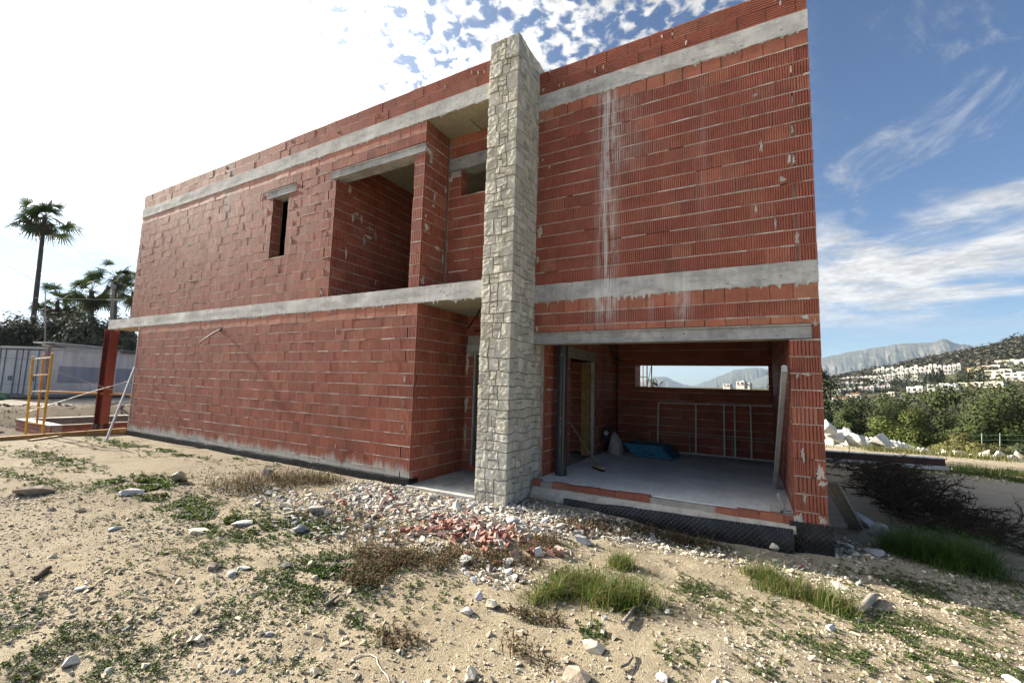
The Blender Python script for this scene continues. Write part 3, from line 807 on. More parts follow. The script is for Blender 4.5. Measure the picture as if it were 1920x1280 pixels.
# ------------------------------------------------------------------ terrain
def lerp_tab(tab, x):
    if x <= tab[0][0]: return tab[0][1]
    for (a, p), (b, q) in zip(tab[:-1], tab[1:]):
        if x <= b:
            t = (x-a)/(b-a); t = t*t*(3-2*t)*.5+t*.5; return p+(q-p)*t
    return tab[-1][1]
T_low = [(-40, -1.6), (-10, -1.4), (5, -1.0), (9, -.65), (14, -.25), (20, .25), (30, .4), (60, .2)]
T_mid = [(-40, -.6), (-10, -.3), (4, .3), (8.6, .75), (13, 1.3), (17, 1.85), (20, 2.3), (30, 3.0), (60, 2)]
T_top = [(-40, -.2), (-10, .25), (3, .5), (5, .9), (8, 1.55), (11.2, 2.3), (15.9, 3.62), (19, 4.45), (21.2, 5.3), (26, 6.6), (40, 5), (60, 3)]
def zg(x, y):
    r = math.hypot(x, y); a = math.degrees(math.atan2(x, y))
    z = -.10
    z -= .20*sstep(-3.2, -.6, x)*sstep(3.4, 5.7, y)
    z -= .06*sstep(.6, 2.5, x)
    z -= .065*sstep(4.2, 5.3, y)*sstep(-1.5, -3.0, x)
    if r < 14:
        z += .028*nz(x*.9, y*.9, 3) + .014*nz(x*2.6, y*2.6, 8) + .011*nz(x*7, y*7, 1) + .007*nz(x*14, y*14, 4)
        z += .06*math.exp(-((x+.35)**2/.35+(y-2.95)**2/.18)) + .07*math.exp(-((x-1.15)**2/.25+(y-6.2)**2/.15))
    # the basin hollow and the bank on the left
    if x < -15:
        k = sstep(-15.75, -16.3, x)
        z += k*(-.36)
        b = sstep(-22.3, -24.6, x + .35*nz(y*.7, x*.5, 4))
        z += b*(.62) + .16*b*(1-sstep(-24.6, -26, x))*nz(x*1.3, y*1.3, 6)
        if x < -20.0: z += .06*nz(x*1.7, y*1.7, 2) + .05*nz(x*4.7, y*4.7, 2)
    # the drop beyond the track on the right, valley, town slope and wooded hill
    f = sstep(-32, -16, a)
    if y > 0 and f > 0 and r > 19:
        if r < 60: t = -11.0*sstep(19.5, 58, r)
        elif r < 180: t = -11.0
        else:
            zl = CAM[2] + 330*math.tan(R_(lerp_tab(T_low, a))); zm = CAM[2]+520*math.tan(R_(lerp_tab(T_mid, a))); zt = CAM[2]+820*math.tan(R_(lerp_tab(T_top, a)))
            if r < 330: t = -11+(zl+11)*sstep(180, 330, r)
            elif r < 520: t = zl+(zm-zl)*(r-330)/190
            elif r < 820: t = zm+(zt-zm)*((r-520)/300)
            else: t = zt - (zt+60)*sstep(820, 2200, r)
        z += f*t if r < 180 else f*(t+.3)
    elif r > 900: z -= 60*sstep(900, 2200, r)
    return z
def gp(u, v):
    z = -.1
    for _ in range(14):
        p = at(u, v, 'Z', z); z = .5*z+.5*zg(p[0], p[1])
    return np.array([p[0], p[1], zg(p[0], p[1])])

def axis(lo, hi, fine, far, g=1.09):
    a = list(np.arange(lo, hi+1e-6, fine)); st = fine
    while a[-1] < far: st *= g; a.append(a[-1]+st)
    st = fine; b = [lo]
    while b[-1] > -far: st *= g; b.append(b[-1]-st)
    return np.array(b[:0:-1]+a)
gx = axis(-8.2, 3.2, .04, 3500); gy = axis(.9, 6.4, .04, 3500); gy = gy[gy > -400]
GX, GY = np.meshgrid(gx, gy, indexing='ij')
GZ = np.array([[zg(x, y) for y in gy] for x in gx])
mb = MB(); ny = len(gy); nx_ = len(gx)
idx = np.arange(nx_*ny).reshape(nx_, ny)
F = np.stack([idx[:-1, :-1], idx[1:, :-1], idx[1:, 1:], idx[:-1, 1:]], -1).reshape(-1, 4)
mb.add(np.stack([GX, GY, GZ], -1).reshape(-1, 3), F, (1, 1, 1), 0, True)
def mat_ground():
    m, nt, b = newmat('sandy_ground'); P = pos(nt); s = N(nt, 'ShaderNodeSeparateXYZ', {0: P})
    n1 = noise(nt, P, .55, 5, .6); n2 = noise(nt, P, 3.5, 5, .65); n3 = noise(nt, P, 26, 6, .8)
    c = ramp(nt, n1, [(.30, (.48, .415, .305)), (.50, (.64, .565, .425)), (.72, (.72, .66, .53))])
    c = mix(nt, ma(nt, 'MULTIPLY', mp(nt, n2, .46, .74), .8), c, (.30, .25, .185))
    v1 = N(nt, 'ShaderNodeTexVoronoi', {'Vector': P, 'Scale': 75.0}); v2 = N(nt, 'ShaderNodeTexVoronoi', {'Vector': P, 'Scale': 190.0})
    pk = N(nt, 'ShaderNodeSeparateColor', {0: v2.outputs['Color']}).outputs[0]
    c = mix(nt, ma(nt, 'MULTIPLY', mp(nt, pk, .55, .95), .45), c, (.66, .58, .44))
    c = mix(nt, ma(nt, 'MULTIPLY', mp(nt, pk, .30, .05), .55), c, (.25, .19, .13))
    n4 = noise(nt, P, 120, 4, .8)
    c = mix(nt, 1, c, ramp(nt, n3, [(.25, (.66, .63, .60)), (.72, (1.22, 1.2, 1.15))]), 'MULTIPLY')
    # browner soil on the left, dusty trodden track on the right
    left = ma(nt, 'MULTIPLY', mp(nt, s.outputs[0], -3.0, -8.0), .6)
    c = mix(nt, left, c, mix(nt, n2, (.37, .31, .235), (.27, .225, .17)))
    trk = ma(nt, 'MULTIPLY', mp(nt, s.outputs[0], 1.6, 2.6), ma(nt, 'MULTIPLY', mp(nt, s.outputs[1], 7.2, 8.2), mp(nt, s.outputs[1], 15.2, 14.6)))
    c = mix(nt, ma(nt, 'MULTIPLY', trk, .7), c, mix(nt, n2, (.58, .50, .42), (.43, .37, .30)))
    # scrub and dry grass away from the site
    bank = mp(nt, s.outputs[0], -16.5, -20)
    c = mix(nt, ma(nt, 'MULTIPLY', bank, .8), c, mix(nt, mp(nt, s.outputs[0], -25.8, -26.8), mix(nt, n2, (.15, .115, .085), (.07, .055, .042)), (.46, .42, .37)))
    far = mp(nt, N(nt, 'ShaderNodeVectorMath', {0: P}, operation='LENGTH').outputs['Value'], 24, 45)
    g = mix(nt, noise(nt, P, .11, 5, .65), (.035, .045, .02), (.12, .105, .06))
    c = mix(nt, far, c, g)
    setc(nt, b, c, .95); b.inputs['Specular IOR Level'].default_value = .12
    h = ma(nt, 'ADD', ma(nt, 'MULTIPLY', n3, 1.3), ma(nt, 'ADD', ma(nt, 'MULTIPLY', n4, .6), ma(nt, 'MULTIPLY', v2.outputs['Distance'], -.35)))
    bump(nt, b, h, 1.0, .055); return m
M_ground = mat_ground()
tag(mb.build('ground', [M_ground]), kind='structure')

# ------------------------------------------------------------------ rocks
def ico(sub):
    bm = bmesh.new(); bmesh.ops.create_icosphere(bm, subdivisions=sub, radius=1)
    v = np.array([x.co[:] for x in bm.verts]); f = np.array([[q.index for q in p.verts] for p in bm.faces]); bm.free(); return v, f
ICO = {k: ico(k) for k in (1, 2, 3, 4)}
def rock_shape(sub, seed, cuts=9, flat=(1, .8, .6), rough=.05):
    rg = np.random.default_rng(seed); v, f = ICO[sub]; v = v.copy()
    for _ in range(cuts):
        n = rg.normal(size=3); n /= np.linalg.norm(n); d = rg.uniform(.38, .72)
        k = np.maximum(0, v@n-d); v -= k[:, None]*n
    v *= np.array(flat)
    if rough: v *= (1+rough*np.array([nz(p[0]*3, p[1]*3, p[2]*3+seed) for p in v]))[:, None]
    return v, f
def hull_rock(n, seed, flat):
    rg = np.random.default_rng(seed); p = rg.normal(size=(n, 3)); p /= np.linalg.norm(p, axis=1)[:, None]; p *= rg.uniform(.8, 1.05, (n, 1))
    bm = bmesh.new()
    for q in p*np.array(flat): bm.verts.new(q)
    r = bmesh.ops.convex_hull(bm, input=bm.verts[:]); bmesh.ops.triangulate(bm, faces=bm.faces[:])
    lv = [v for v in bm.verts if not v.link_faces]
    for v in lv: bm.verts.remove(v)
    bm.verts.index_update(); v = np.array([x.co[:] for x in bm.verts]); f = np.array([[q.index for q in g.verts] for g in bm.faces]); bm.free(); return v, f
TPL1 = [hull_rock(9, 100+i, (1, .75, .55)) for i in range(10)]
TPL2 = [hull_rock(13, 200+i, (1, .75, .5)) for i in range(12)]
def xf(p, s, rx, ry, rz):
    M = np.zeros((3, 4)); M[:, :3] = rotm(rx, ry, rz) @ np.diag([s, s, s] if np.isscalar(s) else s); M[:, 3] = p; return M
def scatter(name, tpls, items, mat):
    """items: (template index, position, size, colour)"""
    mb = MB()
    for t in range(len(tpls)):
        sel = [i for i in items if i[0] == t]
        if sel:
            mb.merge(tpls[t][0], tpls[t][1], [xf(i[1], i[2], random.gauss(0, .35), random.gauss(0, .35), random.uniform(0, 6.3)) for i in sel], [i[3] for i in sel])
    return mb.build(name, [mat])
def stonecol():
    r = random.random(); k = random.uniform(.75, 1.15)
    c = (.62, .59, .53) if r < .5 else ((.48, .47, .45) if r < .72 else ((.60, .51, .37) if r < .92 else (.34, .30, .26)))
    return tuple(x*k for x in c)
def in_house(x, y): return (-4.95 < x < -3.45 and y > 5.36) or (x < XC+.03 and y > YL-.05) or (x < PX1+.02 and y > PY0-.02) or (-3.1 < x < XR+.05 and y > YR-.2)
# fine chippings over the whole foreground
it = []
for _ in range(62000):
    y = .95 + 5.6*random.random()**1.35; x = random.uniform(-8.5, 2.6)
    if in_house(x, y): continue
    dn = .30+.70*sstep(-.25, .35, nz(x*.8, y*.8, 12))
    if random.random() > dn: continue
    s = min(.038, .0062*math.exp(abs(random.gauss(0, .62))))*(1.0 if random.random() < .975 else 1.7)
    kk = random.uniform(.72, 1.15); c = tuple(.82*q for q in stonecol()) if random.random() < .15 else (.52*kk, .45*kk, .33*kk)
    it.append((random.randrange(10), (x, y, zg(x, y)+s*.22), s, c))
tag(scatter('gravel', TPL1, it, M_peb), 'fine pale stone chippings strewn over the sandy foreground', 'gravel', kind='stuff')
# rubble spread round the foot of the pillar
it = []
def rub_density(x, y):
    if in_house(x, y): return 0
    e = ((x+3.75)/1.95)**2 + ((y-4.95)/1.05)**2
    d = sstep(1.25, .35, e + .5*nz(x*1.3, y*1.3, 20))
    d = max(d, .5*sstep(1.2, .2, ((x+1.75)/1.0)**2+((y-5.45)/.45)**2))
    d = max(d, .40*sstep(1.2, .2, ((x+5.0)/1.5)**2+((y-3.9)/.6)**2), .28*sstep(1.2, .2, ((x+3.9)/1.6)**2+((y-3.5)/.5)**2))
    d = max(d, .45*sstep(1.2, .2, ((x+1.95)/.45)**2+((y-3.35)/.28)**2))
    d = max(d, .20*sstep(1.2, .2, ((x+.4)/1.5)**2+((y-5.45)/.35)**2), .16*sstep(1.2, .2, ((x-1.0)/.4)**2+((y-6.6)/.6)**2))
    return d
tries = 0
while len(it) < 9500 and tries < 90000:
    tries += 1
    x = random.uniform(-6.6, 1.7); y = random.uniform(3.0, 7.2)
    if random.random() > rub_density(x, y): continue
    s = .0145*math.exp(random.gauss(0, .52)); s = min(s, .065)
    if random.random() < .04: s *= 1.8
    c = stonecol()
    if random.random() < .04: c = (.40, .17, .12)
    it.append((random.randrange(12), (x, y, zg(x, y)+s*.25+random.random()*.02), (s*random.uniform(.8, 1.5), s, s*random.uniform(.6, 1.1)), c))
tag(scatter('stone_rubble', TPL2, it, M_rock), 'white broken stone rubble spread round the foot of the stone pillar', 'rubble', kind='stuff')
# broken brick
mb = MB()
for _ in range(300):
    a = random.gauss(0, 1), random.gauss(0, 1)
    x, y = -2.66+a[0]*.36, 4.05+a[1]*.20
    if random.random() < .16: x, y = random.uniform(-5, -1.5), random.uniform(3.9, 5)
    if in_house(x, y): continue
    L, W_, H = random.uniform(.012, .062), random.uniform(.010, .026), random.uniform(.003, .007)
    R = rotm(random.gauss(0, .5), random.gauss(0, .5), random.uniform(0, 6.3)); c = random.choice(((.36, .17, .13), (.46, .28, .23), (.30, .12, .09), (.52, .40, .34), (.42, .23, .18), (.50, .46, .41)))
    mb.obox((x, y, zg(x, y)+.02+random.random()*.045), R[:, 0]*L, R[:, 1]*W_, R[:, 2]*H, c)
    if random.random() < .5:
        for q in (-.6, 0, .6): mb.obox(np.array((x, y, zg(x, y)+.03))+R[:, 1]*W_*q, R[:, 0]*L*.9, R[:, 1]*W_*.1, R[:, 2]*H*2.2, c)
tag(mb.build('brick_rubble', [M_peb]), 'pinkish red broken brick shards heaped in front of the stone rubble', 'rubble', kind='stuff')

def stone(u, v, wpx, label, col, flat=(1, .7, .45), seed=1, sub=3, rz=None, name='stone', group=None, tilt=(0, 0)):
    p = gp(u, v); d = np.dot(p-CAM, fw); s = wpx/2*d/FPX
    tv, tf = hull_rock(15, seed, flat)
    tv = tv @ (rotm(tilt[0], tilt[1], rz if rz is not None else random.uniform(0, 6.3))).T * s
    mb = MB(); tv = tv + p + np.array([0, 0, -tv[:, 2].min()*.55]); mb.add(tv, tf, col)
    return tag(mb.build(name, [M_rock]), label, 'stone', group)
WHT, GRY, CRM, BRN = (.58, .56, .52), (.40, .40, .40), (.60, .54, .42), (.33, .27, .22)
ST = [(337, 903, 62, 'pale slab of stone tilted up among green weeds near the tall brick wall', CRM, (1, .5, .35), 3, (.2, -.4)),
 (62, 926, 70, 'flat grey brown stone lying alone on the soil at the left edge', BRN, (1, .8, .3), 4, (0, 0)),
 (248, 928, 55, 'rough grey stone beside leafy weeds left of the pale tilted slab', GRY, (1, .7, .4), 5, (0, 0)),
 (430, 1079, 34, 'flat light grey stone, nearer the camera of the touching grey pair', GRY, (1, .7, .35), 6, (0, .1)),
 (461, 1065, 36, 'flat light grey stone with a pointed end behind its grey twin', (.45, .45, .46), (1, .6, .35), 7, (.1, -.2)),
 (397, 1066, 30, 'brown stone half hidden by weeds just left of the flat grey pair', BRN, (1, .8, .6), 8, (0, 0)),
 (563, 998, 34, 'angular blue grey stone standing in green weeds left of the rubble', (.40, .42, .45), (1, .8, .7), 9, (.3, .2)),
 (536, 1064, 26, 'cream wedge shaped stone on bare soil below the left weeds', CRM, (1, .7, .6), 10, (0, 0)),
 (500, 890, 30, 'upright grey stone among the brown dry weeds by the tall wall', GRY, (1, .5, .8), 11, (0, .3)),
 (372, 998, 42, 'broad cream stone lying flat below the leafy weeds on the left', CRM, (1, .8, .3), 12, (0, 0)),
 (455, 985, 48, 'white flat slab stone on the weedy slope left of the rubble', WHT, (1, .7, .3), 13, (0, 0)),
 (590, 962, 50, 'white stone slab at the left end of the rubble spread', WHT, (1, .6, .4), 14, (.1, .2)),
 (882, 1270, 40, 'pale angular stone at the bottom edge, centre of the foreground', CRM, (1, .8, .6), 15, (0, 0)),
 (1078, 1278, 70, 'large buff stone cut off by the bottom edge of the picture', (.46, .38, .29), (1, .8, .5), 16, (0, 0)),
 (921, 1137, 32, 'yellowish white stone at the front of the pebble cluster', CRM, (1, .8, .65), 17, (0, 0)),
 (876, 1150, 26, 'small grey white stone left of the yellowish stone in the pebble cluster', WHT, (1, .8, .8), 18, (0, 0)),
 (897, 1122, 26, 'blue grey stone in the middle of the pebble cluster', (.40, .40, .43), (1, .8, .7), 19, (0, 0)),
 (1574, 1100, 36, 'white flat stone touching broken brick right of the green grass clump', WHT, (1, .5, .35), 20, (0, .1)),
 (1896, 1277, 40, 'white stone in the bottom right corner of the foreground', WHT, (1, .6, .4), 21, (0, 0)),
 (1112, 1218, 46, 'cream lump of stone on sand below the central grass clump', CRM, (1, .8, .5), 22, (0, 0)),
 (1243, 1272, 30, 'white stone at the bottom edge right of the large buff stone', WHT, (1, .8, .6), 23, (0, 0)),
 (1133, 1160, 14, 'tiny white stone on clean sand in front of the central grass clump', WHT, (1, .7, .9), 24, (0, 0)),
 (1252, 1150, 16, 'small grey white stone right of the central grass clump', WHT, (1, .8, .8), 25, (0, 0)),
 (1250, 985, 40, 'white chunk of mortar lying in the dry weeds before the garage', (.62, .61, .58), (1, .5, .4), 26, (.2, .3)),
 (1345, 1000, 46, 'long grey stone leaning on the black membrane before the garage', GRY, (1, .45, .45), 27, (.1, .5)),
 (1520, 1022, 60, 'buff boulder against the black membrane at the garage corner', (.48, .43, .35), (1, .7, .5), 28, (0, 0)),
 (1455, 1030, 44, 'pale cream boulder left of the garage corner membrane', CRM, (1, .7, .5), 29, (0, 0)),
 (1650, 1005, 48, 'large pale boulder in the shade beside the house corner', (.44, .43, .41), (1, .8, .7), 30, (0, 0)),
 (1620, 985, 50, 'grey boulder between the leaning board and the large shaded boulder', GRY, (1, .8, .7), 31, (0, 0)),
 (1640, 1040, 40, 'grey stone at the lit edge of the house shadow', GRY, (1, .7, .5), 32, (0, 0)),
 (1010, 1040, 34, 'white stone in brown weeds below the pillar foot', WHT, (1, .8, .7), 33, (0, 0)),
 (1095, 1018, 44, 'grey wedge of concrete behind the central grass clump', GRY, (1, .7, .5), 34, (0, .3)),
 (875, 1055, 34, 'white stone in the dark dry weeds below the brick shards', WHT, (1, .8, .6), 35, (0, 0)),
 (152, 1105, 26, 'small pale grey stone on bare soil at the left foreground', GRY, (1, .8, .5), 36, (0, 0)),
 (215, 994, 34, 'flat greenish grey stone alone on sand at the left', (.36, .39, .37), (1, .7, .25), 37, (0, 0)),
 (130, 1245, 40, 'pale stone near the bottom left corner', (.50, .48, .43), (1, .8, .5), 38, (0, 0)),
 (375, 1200, 30, 'pale flat stone in the bare left foreground', CRM, (1, .7, .4), 39, (0, 0)),
 (1560, 1180, 24, 'white pebble on sand in front of the right grass clump', WHT, (1, .8, .7), 40, (0, 0))]
for (u, v, w, lab, c, fl, sd, tl) in ST: stone(u, v, w, lab, c, fl, sd, tilt=tl)
# sticks, bark, string
def stick(name, uv, r, col, label, cat, lift=.02, m=None):
    mb = MB(); P = [gp(*q)+np.array([0, 0, lift]) for q in uv]
    mb.tube(P, r if not np.isscalar(r) else [r*(1-.35*i/len(P)) for i in range(len(P))], 6, col); return tag(mb.build(name, [m or M_bark]), label, cat)
stick('stick', [(1168, 1176), (1180, 1160), (1190, 1146)], .016, (.30, .26, .22), 'weathered grey stick on the sand right below the central grass clump', 'stick', .03)
stick('stick', [(608, 1140), (622, 1130), (634, 1121)], .013, (.22, .20, .18), 'thin dark grey stick beside weeds in the left centre foreground', 'stick')
stick('stick', [(1163, 1257), (1178, 1250), (1186, 1238), (1183, 1228)], .009, (.20, .17, .13), 'thin curved twig near the bottom edge right of centre', 'stick')
stick('driftwood', [(1614, 1150), (1624, 1140), (1634, 1128), (1642, 1122)], [.022, .035, .034, .02], (.36, .32, .28), 'pale weathered lump of wood right of the right grass clump', 'wood', .03)
stick('bark_piece', [(66, 1088), (78, 1078), (92, 1068)], [.02, .03, .02], (.13, .10, .08), 'dark piece of bark on soil at the left edge', 'bark')
stick('string', [(655, 1246), (662, 1235), (676, 1228), (694, 1228), (706, 1234), (708, 1245), (716, 1258), (726, 1268), (730, 1279)], .0035, (.62, .56, .46), 'cream curly string lying on bare sand at the bottom', 'string', .006, M_generic)

# ------------------------------------------------------------------ ground plants
def blades(mb, pts, h, w, cols, lean=.5, seg=2, up=None):
    for (x, y, z) in pts:
        a = random.uniform(0, 6.28); L = h*random.uniform(.35, 1.2); ln = abs(random.gauss(lean, .3))*L
        dx, dy = math.cos(a), math.sin(a); px, py = -dy*w/2, dx*w/2
        V = []
        for i in range(seg+1):
            t = i/seg; o = ln*t*t; k = 1-t*.92
            cx, cy, cz = x+dx*o, y+dy*o, z-.01+L*t*(1-.25*t*ln/L)
            V += [(cx-px*k, cy-py*k, cz), (cx+px*k, cy+py*k, cz)]
        c = random.choice(cols); q = random.uniform(.5, 1.5)
        mb.add(V, [(2*i, 2*i+1, 2*i+3, 2*i+2) for i in range(seg)], (c[0]*q, c[1]*q, c[2]*q))
GR = [(.070, .125, .022), (.055, .10, .02), (.10, .15, .03), (.13, .15, .045), (.20, .17, .08), (.24, .20, .11), (.042, .075, .015)]
GRD = [(.05, .10, .018), (.065, .12, .02), (.10, .15, .03)]
def clump(label, spots, h, n, cols=GR, w=.0062, lean=.8, name='grass_clump', cat='grass'):
    mb = MB(); tot = sum(s[2]*s[3] for s in spots)
    for (cx, cy, rx, ry) in spots:
        tufts = [(random.gauss(0, .42), random.gauss(0, .42), random.uniform(.08, .30), random.uniform(.35, 1.2)) for _ in range(15)]
        for _ in range(int(n*rx*ry/tot)):
            tx, ty, tr, th = random.choice(tufts)
            wd = 2.6 if n > 1500 and random.random() < .16 else 1
            x, y = cx+rx*(tx+random.gauss(0, tr*wd)), cy+ry*(ty+random.gauss(0, tr*wd))
            if in_house(x, y): continue
            blades(mb, [(x, y, zg(x, y))], h*th*(1 if wd == 1 else .55), w*random.uniform(.7, 1.5), cols, lean*random.uniform(.4, 1.5))
    return tag(mb.build(name, [M_grass]), label, cat)
def W(u, v): p = gp(u, v); return p[0], p[1]
def spot(u, v, rx, ry): x, y = W(u, v); return (x, y, rx, ry)
clump('thick clump of tall green grass in the middle of the foreground', [spot(1045, 1110, .20, .34), spot(1090, 1112, .22, .28), spot(1150, 1120, .24, .22), spot(1185, 1128, .18, .14)], .24, 4300)
clump('small tuft of fine green grass behind the central grass clump', [spot(1160, 1062, .12, .12)], .17, 700)
clump('sprawling green grass clump on sand before the garage corner', [spot(1430, 1085, .16, .25), spot(1490, 1115, .26, .22), spot(1555, 1140, .20, .14)], .19, 3300)
clump('dark green grass growing in the house shadow beside the track', [spot(1700, 1040, .30, .45), spot(1760, 1050, .34, .5), spot(1820, 1060, .22, .36)], .38, 6500, GRD, .0055, .9)
tag(clump('x', [spot(1600, 872, .5, .3), spot(1700, 880, 1.2, .45), spot(1800, 888, 1.0, .5), spot(1900, 902, .8, .5), spot(1850, 893, .8, .4), spot(1780, 880, 1.2, .5), spot(1870, 886, 1.2, .5)], .19, 7000, [(.08, .115, .03), (.13, .135, .05), (.055, .085, .025)], .013, .5, 'verge_grass'), 'low green verge grass beyond the dusty track', 'grass', kind='stuff')
tag(clump('x', [(6.2, 19.6, 2.5, .8), (4.6, 19.8, 1.5, .6), (3.6, 19.4, 1.0, .5)], .3, 1800, [(.14, .15, .05), (.2, .18, .09), (.09, .11, .035)], .018, .5, 'verge_grass'), 'dry green scrub behind the white boulder heap', 'grass', kind='stuff')
# leafy low weeds
def rosette(mb, x, y, s, cols):
    z = zg(x, y); n = random.randint(5, 9); a0 = random.uniform(0, 6.28); c = random.choice(cols)
    for i in range(n):
        a = a0+6.28*i/n+random.gauss(0, .3); L = s*random.uniform(.6, 1.2); e = random.uniform(.1, .9)
        d = np.array([math.cos(a)*math.cos(e), math.sin(a)*math.cos(e), math.sin(e)]); p = np.array([-math.sin(a), math.cos(a), 0])*L*.22
        b = np.array([x, y, z+.004]); q = random.uniform(.75, 1.25)
        mb.add([b, b+d*L*.55+p, b+d*L-np.array([0, 0, L*.15]), b+d*L*.55-p], [(0, 1, 2, 3)], tuple(k*q for k in c))
WC = [(.07, .115, .028), (.05, .085, .026), (.095, .135, .038), (.075, .092, .042), (.11, .10, .05)]
mb = MB(); patches = [(235, 905, .5, .3, 160, .05), (285, 905, .5, .25, 200, .06), (330, 940, .7, .22, 240, .045), (380, 965, .5, .2, 200, .045), (440, 985, .5, .2, 160, .04), (270, 915, .3, .15, 120, .06),
  (460, 1000, .6, .3, 140, .035), (540, 970, .4, .2, 120, .04), (600, 990, .35, .25, 120, .04), (400, 1040, .7, .3, 160, .03), (600, 1080, .5, .3, 240, .035), (650, 1065, .35, .2, 160, .035), (700, 1060, .25, .15, 60, .035), (560, 1110, .5, .25, 60, .025),
  (100, 860, 1.6, .25, 200, .05), (60, 900, 1.2, .2, 120, .05), (330, 850, 1.0, .15, 110, .05), (230, 835, 1.5, .2, 120, .06), (455, 855, .35, .15, 120, .06), (60, 1165, .5, .3, 130, .025), (40, 1240, .45, .3, 170, .025), (230, 1260, .4, .2, 110, .022), (150, 1190, .5, .2, 60, .022), (310, 1215, .3, .15, 50, .02), (450, 1165, .3, .15, 50, .022), (680, 1168, .08, .06, 30, .035), (530, 1240, .3, .1, 30, .02),
  (1135, 1190, .14, .09, 60, .03), (1300, 1100, .3, .25, 90, .025), (1350, 1130, .35, .25, 90, .025), (1650, 1150, .45, .35, 150, .024), (1720, 1180, .45, .3, 170, .024), (1800, 1230, .5, .3, 190, .024), (1850, 1150, .5, .4, 170, .026), (1560, 1220, .4, .2, 90, .022), (1450, 1210, .3, .2, 40, .022), (1680, 1250, .35, .15, 100, .02), (1400, 1255, .35, .12, 60, .02), (1270, 1230, .25, .15, 30, .02), (1750, 1120, .35, .25, 110, .026), (1880, 1080, .5, .4, 140, .03), (1640, 1090, .25, .25, 60, .026), (1730, 1100, .3, .2, 80, .026)]
for (u, v, rx, ry, n, s) in patches:
    cx, cy = W(u, v)
    for _ in range(int(n*2.8)):
        x, y = random.gauss(cx, rx*.6), random.gauss(cy, ry*.65)
        if in_house(x, y) or nz(x*3.4, y*3.4, 44) < -.08: continue
        rosette(mb, x, y, s*random.uniform(.5, 1.3), WC)
for _ in range(15000):
    y = .9+6.2*random.random()**1.2; x = random.uniform(-14, 3)
    if in_house(x, y) or nz(x*.9, y*.9, 50)+.6*nz(x*3.1, y*3.1, 9) < .14: continue
    rosette(mb, x, y, .030*random.uniform(.4, 1.3), WC)
tag(mb.build('weeds', [M_leaf]), 'low leafy green weeds scattered over the stony ground', 'weeds', kind='stuff')
# dry brown weed patches
DC = [(.085, .046, .023), (.115, .064, .031), (.055, .034, .019), (.155, .105, .058), (.058, .058, .022), (.07, .038, .02), (.05, .065, .02)]
def dry(label, spots, h, n, cols=DC):
    mb = MB(); tot = sum(s[2]*s[3] for s in spots)
    for (cx, cy, rx, ry) in spots:
        for _ in range(int(n*rx*ry/tot)):
            r = math.sqrt(random.random()); a = random.uniform(0, 6.28); x, y = cx+rx*r*math.cos(a)*random.uniform(.9, 1.2), cy+ry*r*math.sin(a)*random.uniform(.9, 1.2)
            if in_house(x, y): continue
            z = zg(x, y); L = h*random.uniform(.4, 1.1); a = random.uniform(0, 6.28); tl = abs(random.gauss(.5, .4)); c = random.choice(cols); q = random.uniform(.7, 1.2)
            d = np.array([math.cos(a)*math.sin(tl), math.sin(a)*math.sin(tl), math.cos(tl)]); b = np.array([x, y, z-.01]); sd = np.array([-math.sin(a), math.cos(a), 0])*.003
            mid = b+d*L*.6; tip = b+d*L+np.array([random.gauss(0, .02), random.gauss(0, .02), -.02])
            mb.add([b-sd, b+sd, mid+sd*.8, mid-sd*.8, tip], [(0, 1, 2, 3), (3, 2, 4)], tuple(k*q for k in c))
            for _k in range(4):
                t = random.uniform(.3, 1); p = b+d*L*t; e = np.array([random.gauss(0, 1), random.gauss(0, 1), random.gauss(.2, .6)]); e /= np.linalg.norm(e); e *= random.uniform(.010, .03); f = np.cross(e, (0, 0, 1))*.32
                mb.add([p, p+e*.5+f, p+e, p+e*.5-f], [(0, 1, 2, 3)], tuple(k*q*1.1 for k in c))
    return tag(mb.build('dry_weeds', [M_dry]), label, 'weeds')
dry('rusty brown dry weeds against the tall brick wall left of the rubble', [spot(440, 915, .55, .25), spot(500, 905, .6, .35), spot(560, 900, .6, .4), spot(600, 905, .45, .3)], .20, 1500)
dry('brown dead weeds in front of the broken brick shards', [spot(720, 1050, .32, .22), spot(790, 1055, .3, .18), spot(880, 1050, .35, .14), spot(960, 1050, .3, .16), spot(1010, 1020, .2, .25), spot(690, 1085, .2, .2)], .14, 1700)
dry('brown dry weeds along the black membrane before the garage', [spot(1090, 990, .3, .25), spot(1160, 995, .35, .2), spot(1230, 1005, .4, .2), spot(1310, 1020, .35, .16)], .13, 1300)
dry('thin brown dry stalks over the rubble between the weeds and the brick shards', [spot(620, 965, .5, .3), spot(700, 1000, .4, .25), spot(660, 1030, .3, .2)], .13, 420)
dry('small dry brown sprig on sand at the lower centre', [spot(990, 1235, .2, .06), spot(960, 1205, .12, .05)], .13, 60)
dry('small brown weed on the sand below the pebble cluster', [spot(1000, 1160, .22, .07)], .07, 150)
dry('low brown weed patch left of the string in the foreground', [spot(745, 1200, .15, .12)], .08, 110)
